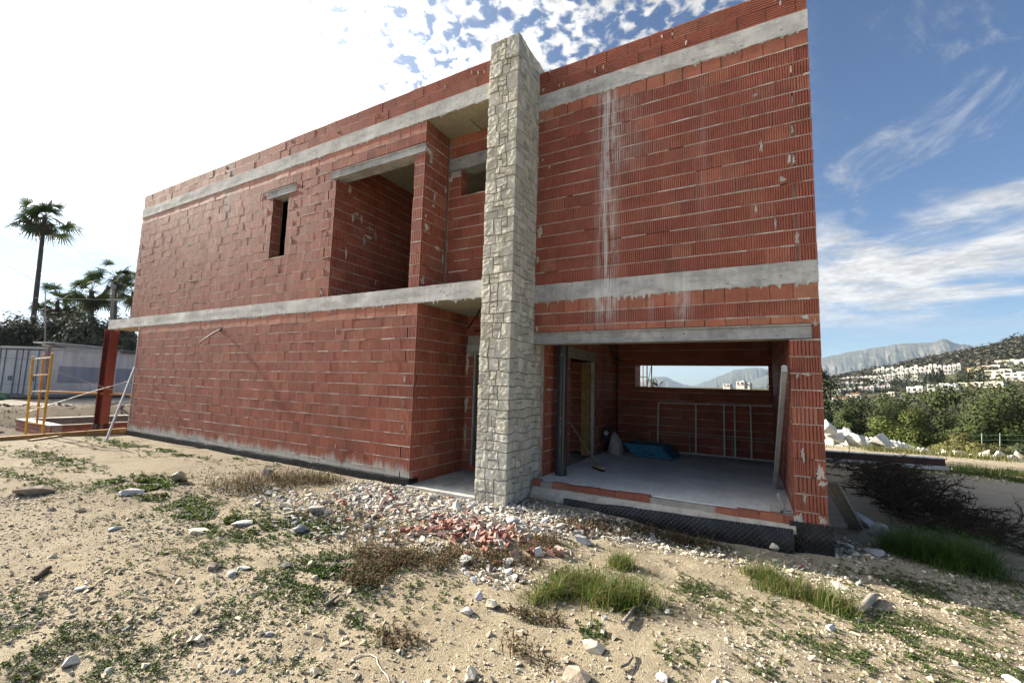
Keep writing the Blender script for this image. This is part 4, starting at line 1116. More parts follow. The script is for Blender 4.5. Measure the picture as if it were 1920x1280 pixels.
# brushwood heap in the shade at the right
mb = MB(); rb = random.Random(5)
def branch(p, d, L, r, depth):
    pts = [p]; n = 5
    for i in range(n):
        d = d+np.array([rb.gauss(0, .22), rb.gauss(0, .22), rb.gauss(-.04, .16)]); d /= np.linalg.norm(d)
        q = pts[-1]+d*L/n; q[2] = max(q[2], zg(q[0], q[1])+.01); pts.append(q)
    k = rb.uniform(.7, 1.3)
    mb.tube(pts, [r*(1-.75*i/n) for i in range(n+1)], 4 if depth else 5, (.066*k, .049*k, .034*k), 0, cap=False)
    if depth < 2:
        for i in range(1, n+1):
            for _ in range(3 if depth == 0 else 2):
                e = d+np.array([rb.gauss(0, .8), rb.gauss(0, .8), rb.gauss(.15, .55)]); e /= np.linalg.norm(e)
                branch(pts[i].copy(), e, L*rb.uniform(.22, .42), r*.5, depth+1)
BP = [(1558, 878), (1650, 884), (1760, 940), (1830, 985), (1760, 1002), (1680, 985), (1628, 948), (1585, 905)]
def inside(u, v):
    c = False
    for (x1, y1), (x2, y2) in zip(BP, BP[1:]+BP[:1]):
        if (y1 > v) != (y2 > v) and u < (x2-x1)*(v-y1)/(y2-y1)+x1: c = not c
    return c
i = 0
while i < 125:
    u, v = rb.uniform(1555, 1830 if i % 3 else 1665), rb.uniform(876, 1002)
    if not inside(u, v): continue
    i += 1; p = gp(u, v); t = (u-1555)/275
    if p[0] < .85: p[0] = .85
    p[2] += rb.uniform(0, .42*(1-t))
    a = rb.gauss(-.6, .8); d = np.array([math.cos(a), math.sin(a), rb.uniform(-.1, .45)])
    branch(p, d, rb.uniform(.4, .95)*(1-.3*t), .015, 0)
for i in range(9):
    p = gp(1760+i*18+rb.gauss(0, 5), 985+i*6.5+rb.gauss(0, 6)); a = rb.gauss(-.5, .5); branch(p+np.array([0, 0, .05]), np.array([math.cos(a), math.sin(a), .15]), rb.uniform(.4, .8), .012, 0)
tag(mb.build('brushwood_heap', [M_bark]), 'heap of dead dark brushwood in the shade beside the house', 'brushwood')
mb = MB()
p0, p1 = at(1556, 902, 'Y', 6.75), gp(1606, 992)+np.array([0, 0, .01])
d = p1-p0; L = np.linalg.norm(d); d /= L; sd = np.array([.75, -.55, .35]); sd -= d*np.dot(sd, d); sd /= np.linalg.norm(sd); nn = np.cross(d, sd)
for k, (o, w) in enumerate(((-.055, .05), (0, .052), (.055, .05))): mb.obox((p0+p1)/2+sd*o, d*L/2, sd*w/2, nn*.013, (.40-.03*k, .37-.03*k, .32-.03*k), 0, .003)
tag(mb.build('leaning_board', [M_wood]), 'weathered grey board leaning on the right flank of the house', 'board')

# ------------------------------------------------------------------ in the garage
t = thing('broom', (-2.35, 7.3, .08), 'long handled broom leaning on the dark pipe, head on the garage floor', 'broom')
mb = MB(); h0 = at(1122, 878, 'Z', .10); dd = np.array([.5, -.45, 0]); dd /= np.linalg.norm(dd); ee = np.array([-dd[1], dd[0], 0])
mb.obox(h0+(0, 0, .03), dd*.16, ee*.035, (0, 0, .02), (.48, .40, .28), 0, .006); mb.build('broom_head', [M_wood], t)
mb = MB(); mb.obox(h0+(0, 0, -.006), dd*.165, ee*.03, (0, 0, .016), (.02, .02, .022)); mb.build('bristles', [M_generic], t)
mb = MB(); mb.tube([h0+(-.02, .02, .04), np.array([-2.64, 6.86, .92])], .009, 8, (.22, .16, .09)); mb.build('handle', [M_wood], t)
base = at(1212, 858, 'Z', .08)
for i, (dx, dy, rz, lab) in enumerate(((.14, -.08, .04, 'blue insulation panel at the bottom of the stack on the garage floor'), (.08, -.02, -.03, 'blue insulation panel second from the bottom of the stack'), (0, .02, .05, 'blue insulation panel in the middle of the stack'), (-.05, .06, -.02, 'blue insulation panel second from the top of the stack'), (-.10, .10, .03, 'blue insulation panel on top of the stack, reaching furthest left'))):
    mb = MB(); R = rotm(0, 0, rz-.12); c = base+np.array([dx, .45+dy, .035+i*.045])
    mb.obox(c, R[:, 0]*.42, R[:, 1]*.34, (0, 0, .021), (.05, .21, .35), 0, .004)
    tag(mb.build('insulation_panel', [M_generic]), lab, 'insulation', 'stacked blue insulation panels')
def frame(label, bars, group):
    mb = MB()
    for (xa, za, xb, zb, w) in bars:
        f = lambda x, z: np.array([x, 10.86-.16*max(0, 1-(z-.08)/1.2), z])
        a, b_ = f(xa, za), f(xb, zb); d = b_-a; L = np.linalg.norm(d); d /= L; s_ = np.cross(d, (0, 1, 0)); s_ /= np.linalg.norm(s_); o = np.cross(d, s_)
        mb.obox((a+b_)/2, d*L/2, s_*w/2, o*.018, (.62, .62, .60))
    return tag(mb.build('metal_grille', [M_metal]), label, 'frame', group)
frame('tall white metal frame with uprights leaning on the garage back wall', [(-1.93, 1.20, .41, 1.23, .025), (-1.62, .10, .41, .10, .03), (-1.93, .10, -1.93, 1.2, .03), (-1.10, .1, -1.10, 1.2, .03), (-.52, .1, -.52, 1.21, .03), (-.31, .1, -.31, 1.21, .028), (0, .1, 0, 1.22, .03)], 'frames against the garage back wall')
def frame2():
    mb = MB()
    for (xa, za, xb, zb, w) in ((-2.13, .53, .40, .53, .018), (-2.13, .08, -2.13, .53, .018), (-1.24, .08, -1.24, .53, .018), (-.36, .08, -.36, .53, .018)):
        a, b_ = np.array([xa, 10.80, za]), np.array([xb, 10.80, zb]); d = b_-a; L = np.linalg.norm(d); d /= L; s_ = np.cross(d, (0, 1, 0)); o = np.cross(d, s_)
        mb.obox((a+b_)/2, d*L/2, s_*w/2, o*.012, (.36, .34, .30))
    tag(mb.build('metal_grille', [M_metal]), 'low thin grey metal frame standing behind the tall white one', 'frame', 'frames against the garage back wall')
frame2()
mb = MB(); a, b_ = at(1453, 914, 'Z', .078), at(1471, 690, 'X', .37); d = b_-a; L = np.linalg.norm(d); d /= L; s_ = np.cross(d, (0, 1, 0)); s_ /= np.linalg.norm(s_); o = np.cross(d, s_)
mb.obox((a+b_)/2, d*L/2, s_*.030, o*.05, (.40, .40, .39), 0, .006); mb.obox((a+b_)/2-o*.061, d*L/2*.99, s_*.02, o*.004, (.5, .5, .5))
tag(mb.build('metal_post', [M_metal]), 'grey metal post leaning inside the garage against its right wall', 'post')
mb = MB(); c = at(1463, 958, 'Z', .10)
mb.obox(c+(0, 0, .10), (.012, 0, .01), (0, .02, 0), (-.02, 0, .11), (.30, .29, .28)); mb.obox(c+(-.06, 0, .02), (.05, 0, 0), (0, .03, 0), (0, 0, .03), (.36, .35, .33)); mb.obox(c+(.05, .0, .06), (.01, 0, .0), (0, .015, 0), (.015, 0, .10), (.22, .21, .2)); mb.obox(c+(.06, .02, .0), (.06, 0, 0), (0, .04, 0), (0, 0, .012), (.3, .28, .26))
tag(mb.build('metal_bracket', [M_metal]), 'bent grey metal bracket on the garage threshold by the right pier', 'bracket')
mb = MB(); c = at(1154, 852, 'Z', .078); V = []; n = 14; rings = [(.15, 0), (.17, .06), (.16, .16), (.13, .27), (.10, .36), (.05, .44), (.02, .47)]
for (r, z) in rings:
    for k in range(n): a = 6.283*k/n; q = 1+.22*nz(math.cos(a)*1.5, math.sin(a)*1.5, z*7); V.append((c[0]+r*q*math.cos(a)-.1*z, c[1]+.1+r*q*.8*math.sin(a), c[2]+z))
mb.add(V, [(i*n+k, i*n+(k+1) % n, (i+1)*n+(k+1) % n, (i+1)*n+k) for i in range(len(rings)-1) for k in range(n)], (.30, .29, .28))
tag(mb.build('sack', [M_generic]), 'crumpled pale sack slumped on the garage floor by the left wall', 'sack')
t = thing('power_mixer', (c[0]-.22, c[1]+.1, .078), 'dark mixing machine with a shiny motor standing beside the sack', 'machine')
x, y = c[0]-.24, c[1]+.12
mb = MB()
for a in (0, 2.1, 4.2): mb.tube([(x, y, .5), (x+.18*math.cos(a), y+.18*math.sin(a), .08)], .014, 6, (.03, .03, .03))
mb.build('tripod', [M_metal], t)
mb = MB(); mb.tube([(x, y, .34), (x, y, .40), (x, y, .58), (x, y, .62)], [.06, .10, .10, .05], 14, (.04, .04, .045)); mb.build('drum', [M_metal], t)
mb = MB(); mb.tube([(x+.02, y-.10, .52), (x+.02, y-.02, .52)], .05, 12, (.5, .5, .5)); mb.build('motor', [M_metal], t)

# ------------------------------------------------------------------ left of the house: scaffold, basin, prop, container
YLW, ORG = (.52, .30, .045), (.50, .22, .04)
t = thing('tube_scaffold', gp(62, 820), 'yellow and orange tube scaffold frame standing at the left of the house', 'scaffold')
dF = 11.1
def pix(u, v, d):  # point at view depth d
    q = fw + rt*(u-960)/FPX - up*(v-640)/FPX; return CAM+q*d
mb = MB(); mb.tube([pix(47, 822, 11.2), pix(62, 668, 11.2)], .026, 8, YLW); mb.build('post', [M_generic], t)
mb = MB(); mb.tube([pix(78, 824, 11.2), pix(98, 662, 11.2)], .026, 8, YLW); mb.build('post', [M_generic], t)
mb = MB(); mb.tube([pix(69, 794, 13.0), pix(82, 664, 13.0)], .026, 8, ORG); mb.build('post', [M_generic], t)
for (v0, v1, c) in ((673, 670, (.62, .6, .55)), (704, 702, YLW), (734, 733, (.55, .5, .4)), (765, 764, YLW), (792, 796, YLW)):
    mb = MB(); k = (822-v0)/154.; mb.tube([pix(47+k*15, v0, 11.2), pix(78+k*20, v1, 11.2)], .018, 6, c); mb.build('rung', [M_generic], t)
mb = MB(); mb.tube([pix(72, 733, 13.0), pix(175, 737, 13.2), pix(262, 740, 13.4)], .026, 8, ORG); mb.build('ledger', [M_generic], t)
mb = MB(); mb.tube([pix(55, 771, 11.3), pix(160, 738, 12.4), pix(262, 708, 13.4)], .014, 6, (.5, .5, .5)); mb.build('brace', [M_metal], t)
mb = MB(); mb.tube([pix(66, 682, 11.3), pix(180, 721, 12.4), pix(262, 748, 13.4)], .011, 6, (.36, .36, .36)); mb.build('brace', [M_metal], t)
mb = MB(); mb.tube([gp(199, 826), np.array([-14.95, YL-.06, 1.70])], .028, 8, (.62, .62, .60))
tag(mb.build('prop_pole', [M_metal]), 'thin white pole leaning on the left corner of the brick house', 'pole')
def plank(name, p0, p1, w, h, col, label, cat='plank'):
    mb = MB(); p0, p1 = np.array(p0, float), np.array(p1, float); d = p1-p0; L = np.linalg.norm(d); d /= L; s_ = np.cross(d, (0, 0, 1)); s_ /= np.linalg.norm(s_); o = np.cross(s_, d)
    mb.obox((p0+p1)/2, d*L/2, s_*w/2, o*h/2, col, 0, .004); return tag(mb.build(name, [M_wood]), label, cat)
a, b_ = at(-30, 826, 'Z', -.08), at(236, 806, 'Z', -.06)
plank('timber_beam', a, b_, .10, .12, (.46, .27, .10), 'long orange brown timber beam lying on the ground beneath the scaffold')
plank('timber_beam', at(55, 826, 'Z', -.09), at(112, 818, 'Z', -.09), .10, .05, (.52, .40, .24), 'short pale plank lying in front of the long orange timber')
# basin
t = thing('brick_basin', (-20, 6, -.45), 'low rectangular brick basin with pale coping beside the house', 'basin')
bx0, bx1, by0, by1 = -22.0, -18.75, 4.95, 12.5
def br_low(p, q, nrm, z0, z1):
    mb = MB(); p, q = np.array(p, float), np.array(q, float); L = np.linalg.norm(q-p); U = (q-p)/L
    brick_face(mb, p, U, nrm, L, rows_between(z0, z1, None, h=.12), L=.25, ribs=5); return mb
mb = br_low((bx0, by0), (bx1, by0), (0, -1), -.62, -.16); mb.box(bx0, bx1, by0+.03, by0+.25, -.7, -.16, (.8, .8, .8), 1); mb.build('brick_side', BM, t)
mb = br_low((bx1, by0+.03), (bx1, by1), (1, 0), -.62, -.16); mb.box(bx1-.25, bx1-.03, by0+.25, by1, -.7, -.16, (.8, .8, .8), 1); mb.build('brick_side', BM, t)
mb = MB(); mb.box(bx0, bx0+.25, by0+.25, by1, -.8, -.16, (.42, .42, .40)); mb.build('concrete_side', [M_conc], t)
mb = MB(); mb.box(bx0-.02, bx1+.02, by0-.02, by0+.28, -.159, -.125, (.8, .78, .75)); mb.build('coping', [M_conc], t)
mb = MB(); mb.box(bx0-.02, bx0+.28, by0+.281, by1, -.159, -.125, (.8, .78, .75)); mb.build('coping', [M_conc], t)
mb = MB(); mb.box(bx1-.14, bx1+.02, by0+.281, by1, -.159, -.125, (.6, .5, .45)); mb.build('coping', [M_conc], t)
it = []
for _ in range(900):
    x, y = random.uniform(-27, -20.2), random.uniform(2.5, 13)
    if -22.4 < x < -18.5 and y > 4.6: continue
    s = .03*math.exp(random.gauss(0, .6)); k = random.uniform(.6, 1.2); c = random.choice(((.20, .16, .12), (.15, .12, .09), (.30, .27, .23), (.10, .08, .06)))
    it.append((random.randrange(12), (x, y, zg(x, y)+s*.25), s, tuple(q*k for q in c)))
tag(scatter('bank_rubble', TPL2, it, M_rock), 'brown clods and rubble on the earth bank in front of the container', 'rubble', kind='stuff')
tag(clump('x', [(-23.2, 6, 1.2, 3.0), (-24, 9, 1.0, 3.0), (-22.9, 3.6, 1.0, 1.0)], .22, 900, [(.06, .07, .03), (.10, .085, .04), (.05, .05, .025)], .03, .9, 'bank_scrub'), 'dark dry scrub on the earth bank in front of the container', 'weeds', kind='stuff')
# container
Fh = np.array([-math.sin(R_(YAW)), math.cos(R_(YAW)), 0]); Rh = np.array([Fh[1], -Fh[0], 0])
cc = Rh*(-23.96)+Fh*22.2; z0c, z1c = .16, 2.76
t = thing('shipping_container', cc+Rh*-1.2+Fh*3+np.array([0, 0, z0c]), 'old pale grey shipping container with patched paint behind the basin', 'container')
def mat_container():
    m, nt, b = newmat('container_paint'); P = pos(nt)
    n1 = noise(nt, P, .9, 5, .6); n2 = noise(nt, vmul(nt, P, (5, 5, .7)), 1, 5, .7)
    c = mix(nt, 1, tint(nt), ramp(nt, n1, [(.3, (.80, .80, .80)), (.7, (1.1, 1.1, 1.1))]), 'MULTIPLY')
    c = mix(nt, mp(nt, n2, .60, .74), c, (.20, .12, .08)); setc(nt, b, c, .6); return m
M_cont = mat_container()
PALE, BLUE = (.60, .61, .59), (.30, .32, .38)
def cp(r, f, z): return cc+Rh*r+Fh*f+np.array([0, 0, z])
mb = MB(); Lc = 12.0; n = 84
for i in range(n):   # corrugated side
    f0, f1 = .16+(Lc-.32)*i/n, .16+(Lc-.32)*(i+1)/n; 
    d0, d1 = {0: (0, 0), 1: (0, -.07), 2: (-.07, -.07), 3: (-.07, 0)}[i % 4]
    zs = [z0c+.15, z0c+.75, z0c+1.65, z1c-.12]
    for j in range(3):
        c = PALE
        if j == 1 and (.7 < f0 < 3.1 or 4.0 < f0 < 5.3 or 6.2 < f0 < 9): c = BLUE
        if j == 1 and nz(f0*1.4, 3) > .33: c = (.50, .50, .46)
        mb.quad(cp(d0, f0, zs[j]), cp(d1, f1, zs[j]), cp(d1, f1, zs[j+1]), cp(d0, f0, zs[j+1]), c)
mb.build('side_panel', [M_cont], t)
mb = MB(); mb.quad(cp(-2.4, .05, z1c-.02), cp(0, .05, z1c-.02), cp(0, Lc, z1c-.02), cp(-2.4, Lc, z1c-.02), (.4, .4, .39))
mb.quad(cp(-2.4, .05, z0c+.1), cp(-2.4, Lc, z0c+.1), cp(-2.4, Lc, z1c-.02), cp(-2.4, .05, z1c-.02), PALE); mb.quad(cp(-2.4, Lc, z0c+.1), cp(0, Lc, z0c+.1), cp(0, Lc, z1c), cp(-2.4, Lc, z1c), PALE); mb.build('shell', [M_cont], t)
for r in (0, -2.44):
    mb = MB(); mb.obox(cp(r, .09, (z0c+z1c)/2), Rh*.07, Fh*.08, (0, 0, (z1c-z0c)/2), (.30, .22, .20) if r == 0 else (.25, .27, .28)); mb.build('corner_post', [M_cont], t)
mb = MB(); mb.obox(cp(.0, Lc/2, z1c-.06), Rh*.03, Fh*Lc/2, (0, 0, .06), (.5, .5, .48)); mb.build('side_rail', [M_cont], t)
mb = MB(); mb.obox(cp(0, Lc/2, z0c+.08), Rh*.03, Fh*Lc/2, (0, 0, .08), (.22, .22, .22)); mb.build('side_rail', [M_cont], t)
mb = MB(); mb.obox(cp(-1.22, .06, z1c-.06), Rh*1.15, Fh*.05, (0, 0, .06), (.46, .46, .44)); mb.build('end_rail', [M_cont], t)
mb = MB(); mb.obox(cp(-1.22, .06, z0c+.08), Rh*1.15, Fh*.05, (0, 0, .08), (.2, .2, .2)); mb.build('end_rail', [M_cont], t)
for r in (-.64, -1.78):
    mb = MB(); mb.obox(cp(r, .05, (z0c+z1c)/2), Rh*.54, Fh*.025, (0, 0, 1.12), (.40, .43, .47), 0, .01)
    for q in (-.3, .3): mb.obox(cp(r+q*.0, .02, z0c+1.3+q*2.2), Rh*.5, Fh*.012, (0, 0, .03), (.30, .32, .35))
    d_ = mb.build('door', [M_cont], t)
    for q in (-.28, .28):
        mb = MB(); mb.tube([cp(r+q, .0, z0c+.15), cp(r+q, .0, z1c-.12)], .025, 6, (.20, .22, .25)); mb.build('lock_rod', [M_cont], d_)
    mb = MB(); mb.obox(cp(r+.1, .0, z0c+.95), Rh*.09, Fh*.012, (0, 0, .12), (.12, .13, .16)); mb.build('handle', [M_cont], d_)
for k, (r, f, w, l, z, lab) in enumerate(((-.55, 3.2, .5, 2.2, .04, 'lowest pale sheet lying on the container roof'), (-.6, 2.3, .45, 1.6, .14, 'middle pale sheet propped on the container roof'), (-.6, 2.0, .5, 1.7, .25, 'topmost white sheet on the container roof'))):
    mb = MB(); mb.obox(cp(r, f, z1c+z), Rh*w, Fh*l, (0, 0, .03), (.55, .54, .52), 0, .01)
    for q in (-1, 1): mb.obox(cp(r+q*w*.7, f, z1c+z-.055), Rh*.04, Fh*l*.8, (0, 0, .03), (.3, .29, .28))
    tag(mb.build('roof_sheet', [M_generic]), lab, 'sheet', 'sheets on the container roof')
mb = MB(); mb.obox(cp(-.8, 7.6, z1c+.09), Rh*1.0, Fh*3.4, (0, 0, .10), (.10, .105, .11), 0, .02)
tag(mb.build('tarpaulin', [M_generic]), 'dark folded tarpaulin laid along the far half of the container roof', 'tarpaulin')
mb = MB(); p = pix(-5, 752, 21.0); tv, tf = rock_shape(3, 61, 4, (1.5, .9, .75), .15); mb.add(tv*.5+p+np.array([0, 0, .1]), tf, (.015, .085, .045), 0, True)
tag(mb.build('tarp_heap', [M_generic]), 'dark green tarpaulin heap at the left edge before the container', 'tarpaulin')
mb = MB(); mb.tube([pix(84, 760, 21.9), pix(85, 540, 21.9)], .022, 6, (.3, .3, .3)); tag(mb.build('thin_mast', [M_metal]), 'thin grey mast rising beside the container corner', 'mast')
# pole with crossbar and overhead wires
t = thing('utility_pole', pix(203, 700, 30), 'pale utility pole with a crossbar behind the house corner', 'pole')
mb = MB(); mb.tube([pix(203, 700, 30), pix(213, 538, 30)], [.12, .09], 8, (.5, .48, .43)); mb.build('post', [M_conc], t)
mb = MB(); mb.obox(pix(216, 562, 30), Rh*.55, Fh*.05, (0, 0, .05), (.45, .44, .42)); mb.build('crossbar', [M_generic], t)
mb = MB(); mb.obox(pix(213, 537, 30), Rh*.12, Fh*.1, (0, 0, .14), (.25, .24, .23)); mb.build('insulator', [M_generic], t)
for (q, lab) in ((((-60, 460), (0, 491), (62, 524), (140, 556)), 'upper overhead wire sloping down across the left sky'), (((-60, 556), (20, 557), (120, 560), (205, 562)), 'lower overhead wire running level across the left sky')):
    mb = MB(); mb.tube([pix(u, v, 31) for u, v in q], .011, 5, (.25, .25, .26)); tag(mb.build('overhead_wire', [M_generic]), lab, 'wire')

# ------------------------------------------------------------------ right of the track: beams, boulders
def beam(p0, p1, w, h, label, cols):
    mb = MB(); p0, p1 = np.array(p0), np.array(p1); d = p1-p0; L = np.linalg.norm(d); d /= L; s_ = np.cross(d, (0, 0, 1)); s_ /= np.linalg.norm(s_)
    mb.obox((p0+p1)/2, d*L/2, s_*.012, (0, 0, h*.40), cols[1])
    for q in (-1, 1): mb.obox((p0+p1)/2+np.array([0, 0, q*h*.45]), d*L/2, s_*w/2*(1 if q > 0 else 1.5), (0, 0, h*(.05 if q > 0 else .16)), cols[0] if q > 0 else cols[2], 0, .004)
    return tag(mb.build('steel_beam', [M_metal]), label, 'beam')
a, b_ = at(1400, 842, 'Z', -.06), at(1772, 868, 'Z', -.06)
beam(a, b_, .22, .24, 'long rust brown steel beam with whitened flanges lying beyond the track', ((.56, .55, .54), (.085, .032, .026), (.56, .55, .53)))
rb = random.Random(21); k = 0
def boulder(u, v, wpx, label, D=None, col=None, group='white boulders heaped behind the steel beam', flat=None, sub=3):
    d = D; s = wpx*.58*d/FPX; p = pix(u, v, d)
    sd = rb.randrange(10000); tv, tf = hull_rock(11 if sub > 2 else 9, sd, flat or (1, rb.uniform(.7, .95), rb.uniform(.55, .85)))
    tv = tv @ rotm(rb.gauss(0, .4), rb.gauss(0, .4), rb.uniform(0, 6.3)).T*s
    kk = rb.uniform(.9, 1.08); c = col or (.60*kk, .59*kk, .55*kk)
    mb = MB(); mb.add(tv+p, tf, c); return tag(mb.build('boulder', [M_rock]), label, 'boulder', group)
DB = 16.6
for (u, v, w, lab) in ((1553, 802, 34, 'tall upper boulder of the white heap, hard against the house edge'), (1567, 815, 40, 'upright white boulder on the left crest of the white heap'), (1586, 825, 38, 'square white block just right of the heap crest'), (1556, 836, 36, 'grey shaded boulder low at the left end of the white heap'), (1578, 840, 26, 'thin upright slab at the foot of the white heap'),
    (1606, 828, 44, 'sloping white boulder left of the middle of the heap'), (1615, 840, 56, 'long flat white slab along the foot of the heap'), (1648, 826, 46, 'largest pale boulder on the middle crest of the heap'), (1640, 841, 40, 'wedge shaped white stone at the front middle of the heap')):
    boulder(u, v, w, lab, DB+rb.uniform(-.2, .5))
HT = [(1545, 792), (1578, 797), (1600, 818), (1640, 822), (1690, 824), (1745, 846)]
for i in range(64):
    u = rb.uniform(1552, 1738); tp_ = lerp_tab(HT, u); v = rb.uniform(tp_+7, 853); k = 1 if u < 1655 else .85
    boulder(u, v, rb.uniform(20, 36)*k, 'middling white stone low in the left part of the heap' if u < 1655 else 'smaller broken white stone on the right slope of the heap', DB+.2+1.5*(853-v)/50+rb.uniform(-.2, .2), sub=3)
for i, (u, v, w) in enumerate(((1775, 857, 30), (1800, 858, 30), (1838, 853, 34), (1853, 862, 36), (1876, 852, 24), (1868, 864, 28), (1895, 862, 30), (1912, 852, 16), (1916, 863, 26), (1886, 870, 22), (1757, 853, 18), (1822, 860, 22))):
    boulder(u, v, w, 'rounded cream stone in the low row right of the steel beam', 16.4, (.60, .57, .48), 'cream stones rowed right of the steel beam', sub=2)
it = []
for _ in range(1300):
    u = random.uniform(1548, 1900); v = 868+(u-1550)*.095+random.gauss(0, 4.5); p = gp(u, v)
    s = .02*math.exp(random.gauss(0, .5)); it.append((random.randrange(12), (p[0], p[1], p[2]+s*.3), s, tuple(q*random.uniform(.8, 1.1) for q in (.60, .52, .37))))
tag(scatter('gravel_verge', TPL2, it, M_rock), 'yellowish gravel strip lit by the sun along the far side of the track', 'gravel', kind='stuff')
t = thing('wire_fence', pix(1880, 830, 26), 'thin green wire fence with slim posts beyond the stones', 'fence')
for u in (1841, 1875, 1925, 1960):
    mb = MB(); mb.tube([pix(u, 850, 26), pix(u, 812, 26)], .025, 6, (.35, .38, .33)); mb.build('fence_post', [M_metal], t)
mb = MB()
for v in (815, 824, 833): mb.tube([pix(1780, v+1, 26), pix(1990, v, 26)], .012, 5, (.22, .35, .18))
mb.build('wire', [M_metal], t)

# ------------------------------------------------------------------ trees
def leaf_cloud(mb, cents, n, size, cols, spread, asp=.5, crown=None):
    """n leaf blades gathered round clump centres (x, y, z, r, tone)"""
    ci = RNG.integers(0, len(cents), n); C = np.array(cents)[ci]
    d = RNG.normal(size=(n, 3)); d /= np.linalg.norm(d, axis=1)[:, None]
    P = C[:, :3] + d*(C[:, 3]*RNG.random(n)**.28*spread)[:, None]*np.array([1, 1, .8])
    cen = C[:, :3].mean(0) if crown is None else np.array(crown)
    o = P-cen; o /= np.linalg.norm(o, axis=1)[:, None]+1e-9
    nn = d*.85 + o*.60 + RNG.normal(size=(n, 3))*.30; nn[:, 2] += .15; nn /= np.linalg.norm(nn, axis=1)[:, None]
    a = np.cross(nn, RNG.normal(size=(n, 3))); a /= np.linalg.norm(a, axis=1)[:, None]+1e-9
    b = np.cross(nn, a)
    s = (size*RNG.uniform(.6, 1.3, n))[:, None]
    V = np.stack([P-a*s*.5, P+b*s*asp*.5, P+a*s*.5, P-b*s*asp*.5], 1).reshape(-1, 3)
    F = np.arange(n*4).reshape(-1, 4)
    col = np.array(cols)[RNG.integers(0, len(cols), n)]*(C[:, 4]*RNG.uniform(.75, 1.25, n))[:, None]
    mb.add(V, F, col)
def tree(name, label, base, H, Rx, crown_lo, n, size, cols, trunk=(.10, .5), clumps=26, cat='tree', group=None, Rz=None, asp=.42, bark=(.12, .09, .065), lobes=None, cr=.38):
    base = np.array(base, float); t = thing(name, base, label, cat, group)
    rg = random.Random(zlib.crc32(label.encode()) % 9999 + int(base[0]*10)); cz = crown_lo+(H-crown_lo)*.5; Rz = Rz or (H-crown_lo)*.5
    cents = []
    for i in range(clumps):
        th = rg.uniform(0, 6.28); ph = math.acos(rg.uniform(-.75, 1)); r = rg.uniform(.5, .95)
        x, y, z = math.sin(ph)*math.cos(th)*Rx*r, math.sin(ph)*math.sin(th)*Rx*r, math.cos(ph)*Rz*r
        cents.append((base[0]+x, base[1]+y, base[2]+cz+z, min(Rx, Rz)*cr*rg.uniform(.6, 1.3), rg.uniform(.8, 1.2)))
    mb = MB(); leaf_cloud(mb, cents, n, size, cols, 1.0, asp, crown=base+(0, 0, cz*.8)); mb.build('crown', [M_far], t)
    mb = MB(); top = base+np.array([rg.gauss(0, .2), rg.gauss(0, .2), cz*.9])
    mb.tube([base+(0, 0, -.6), base+(0, 0, crown_lo*.5), top*.6+base*.4+(0, 0, 0), top], [trunk[0]*1.3, trunk[0], trunk[0]*.8, trunk[0]*.4], 8, bark)
    for c in cents[:9]: mb.tube([base+np.array([0, 0, crown_lo*.55+rg.random()*cz*.3]), (np.array(c[:3])+top)/2, np.array(c[:3])], [trunk[0]*.45, trunk[0]*.3, trunk[0]*.1], 5, bark, cap=False)
    mb.build('trunk', [M_bark], t); return t
PIN = [(.046, .064, .015), (.033, .050, .013), (.062, .078, .018), (.025, .038, .012)]
PINB = [(.066, .086, .016), (.050, .070, .015), (.085, .096, .02)]
DRK = [(.030, .045, .018), (.04, .055, .022), (.055, .07, .03)]
OLV = [(.055, .060, .035), (.075, .078, .05), (.04, .045, .026), (.095, .095, .065)]
def ptree(u, vtop, D, wpx, label, cols, n, size=.16, lo=.25, name='pine_tree', group='pines beyond the track', vbot=None, clumps=30, cr=.44):
    q = fw + rt*(u-960)/FPX - up*(vtop-640)/FPX; P = CAM+q*D; gz = zg(P[0], P[1])
    H = P[2]-gz; tone = random.uniform(.72, 1.18); return tree(name, label, (P[0], P[1], gz), H, wpx/2*D/FPX*1.05, H*lo, int(n*1.9), size*1.1, [tuple(q*tone for q in c) for c in cols], (.16, .5), clumps-17, 'tree' if name == 'pine_tree' else 'bush', group, asp=.6, cr=cr)
ptree(1632, 745, 46, 130, 'broad olive green pine, leftmost of the tall row beyond the boulders', PIN, 6500, .24, .3)
ptree(1722, 742, 50, 150, 'tall dark pine between the leftmost pine and the big right one', PIN, 6500, .26, .3)
ptree(1805, 728, 48, 150, 'dense dark green pine left of the tallest pine at the right edge', PIN, 6500, .26, .25)
ptree(1893, 708, 44, 170, 'tallest spreading pine at the right edge of the picture', PIN, 8000, .25, .25)
ptree(1968, 715, 42, 150, 'dark pine half cut by the right edge of the picture', PIN, 4500, .25, .25)
ptree(1650, 780, 33, 84, 'bright green young pine standing behind the white boulder heap', PINB, 5200, .15, .22)
ptree(1716, 770, 31, 96, 'bright rounded young pine in the middle of the nearer row', PINB, 6200, .15, .2)
ptree(1772, 765, 34, 92, 'mid green young pine right of the bright rounded one', PIN, 5600, .16, .2)
ptree(1590, 760, 38, 80, 'dark young pine just right of the house edge', PIN, 4200, .18, .2)
ptree(1560, 762, 34, 70, 'dark evergreen tight against the house edge behind the boulders', DRK, 3800, .16, .1)
ptree(1850, 770, 36, 110, 'shaded dark evergreen below the tallest pine', DRK, 4500, .18, .15)
ptree(1925, 775, 33, 90, 'shaded dark evergreen at the right edge behind the wire fence', DRK, 4000, .17, .1)
ptree(1818, 806, 23.5, 96, 'yellowish green rounded bush beyond the row of cream stones', [(.17, .16, .05), (.13, .135, .04), (.20, .185, .07)], 5200, .11, .05, 'bush', 'bushes beyond the stones')
ptree(1890, 815, 24, 80, 'grey green bush beyond the wire fence', [(.09, .11, .05), (.07, .085, .04)], 3800, .11, .05, 'bush', 'bushes beyond the stones')
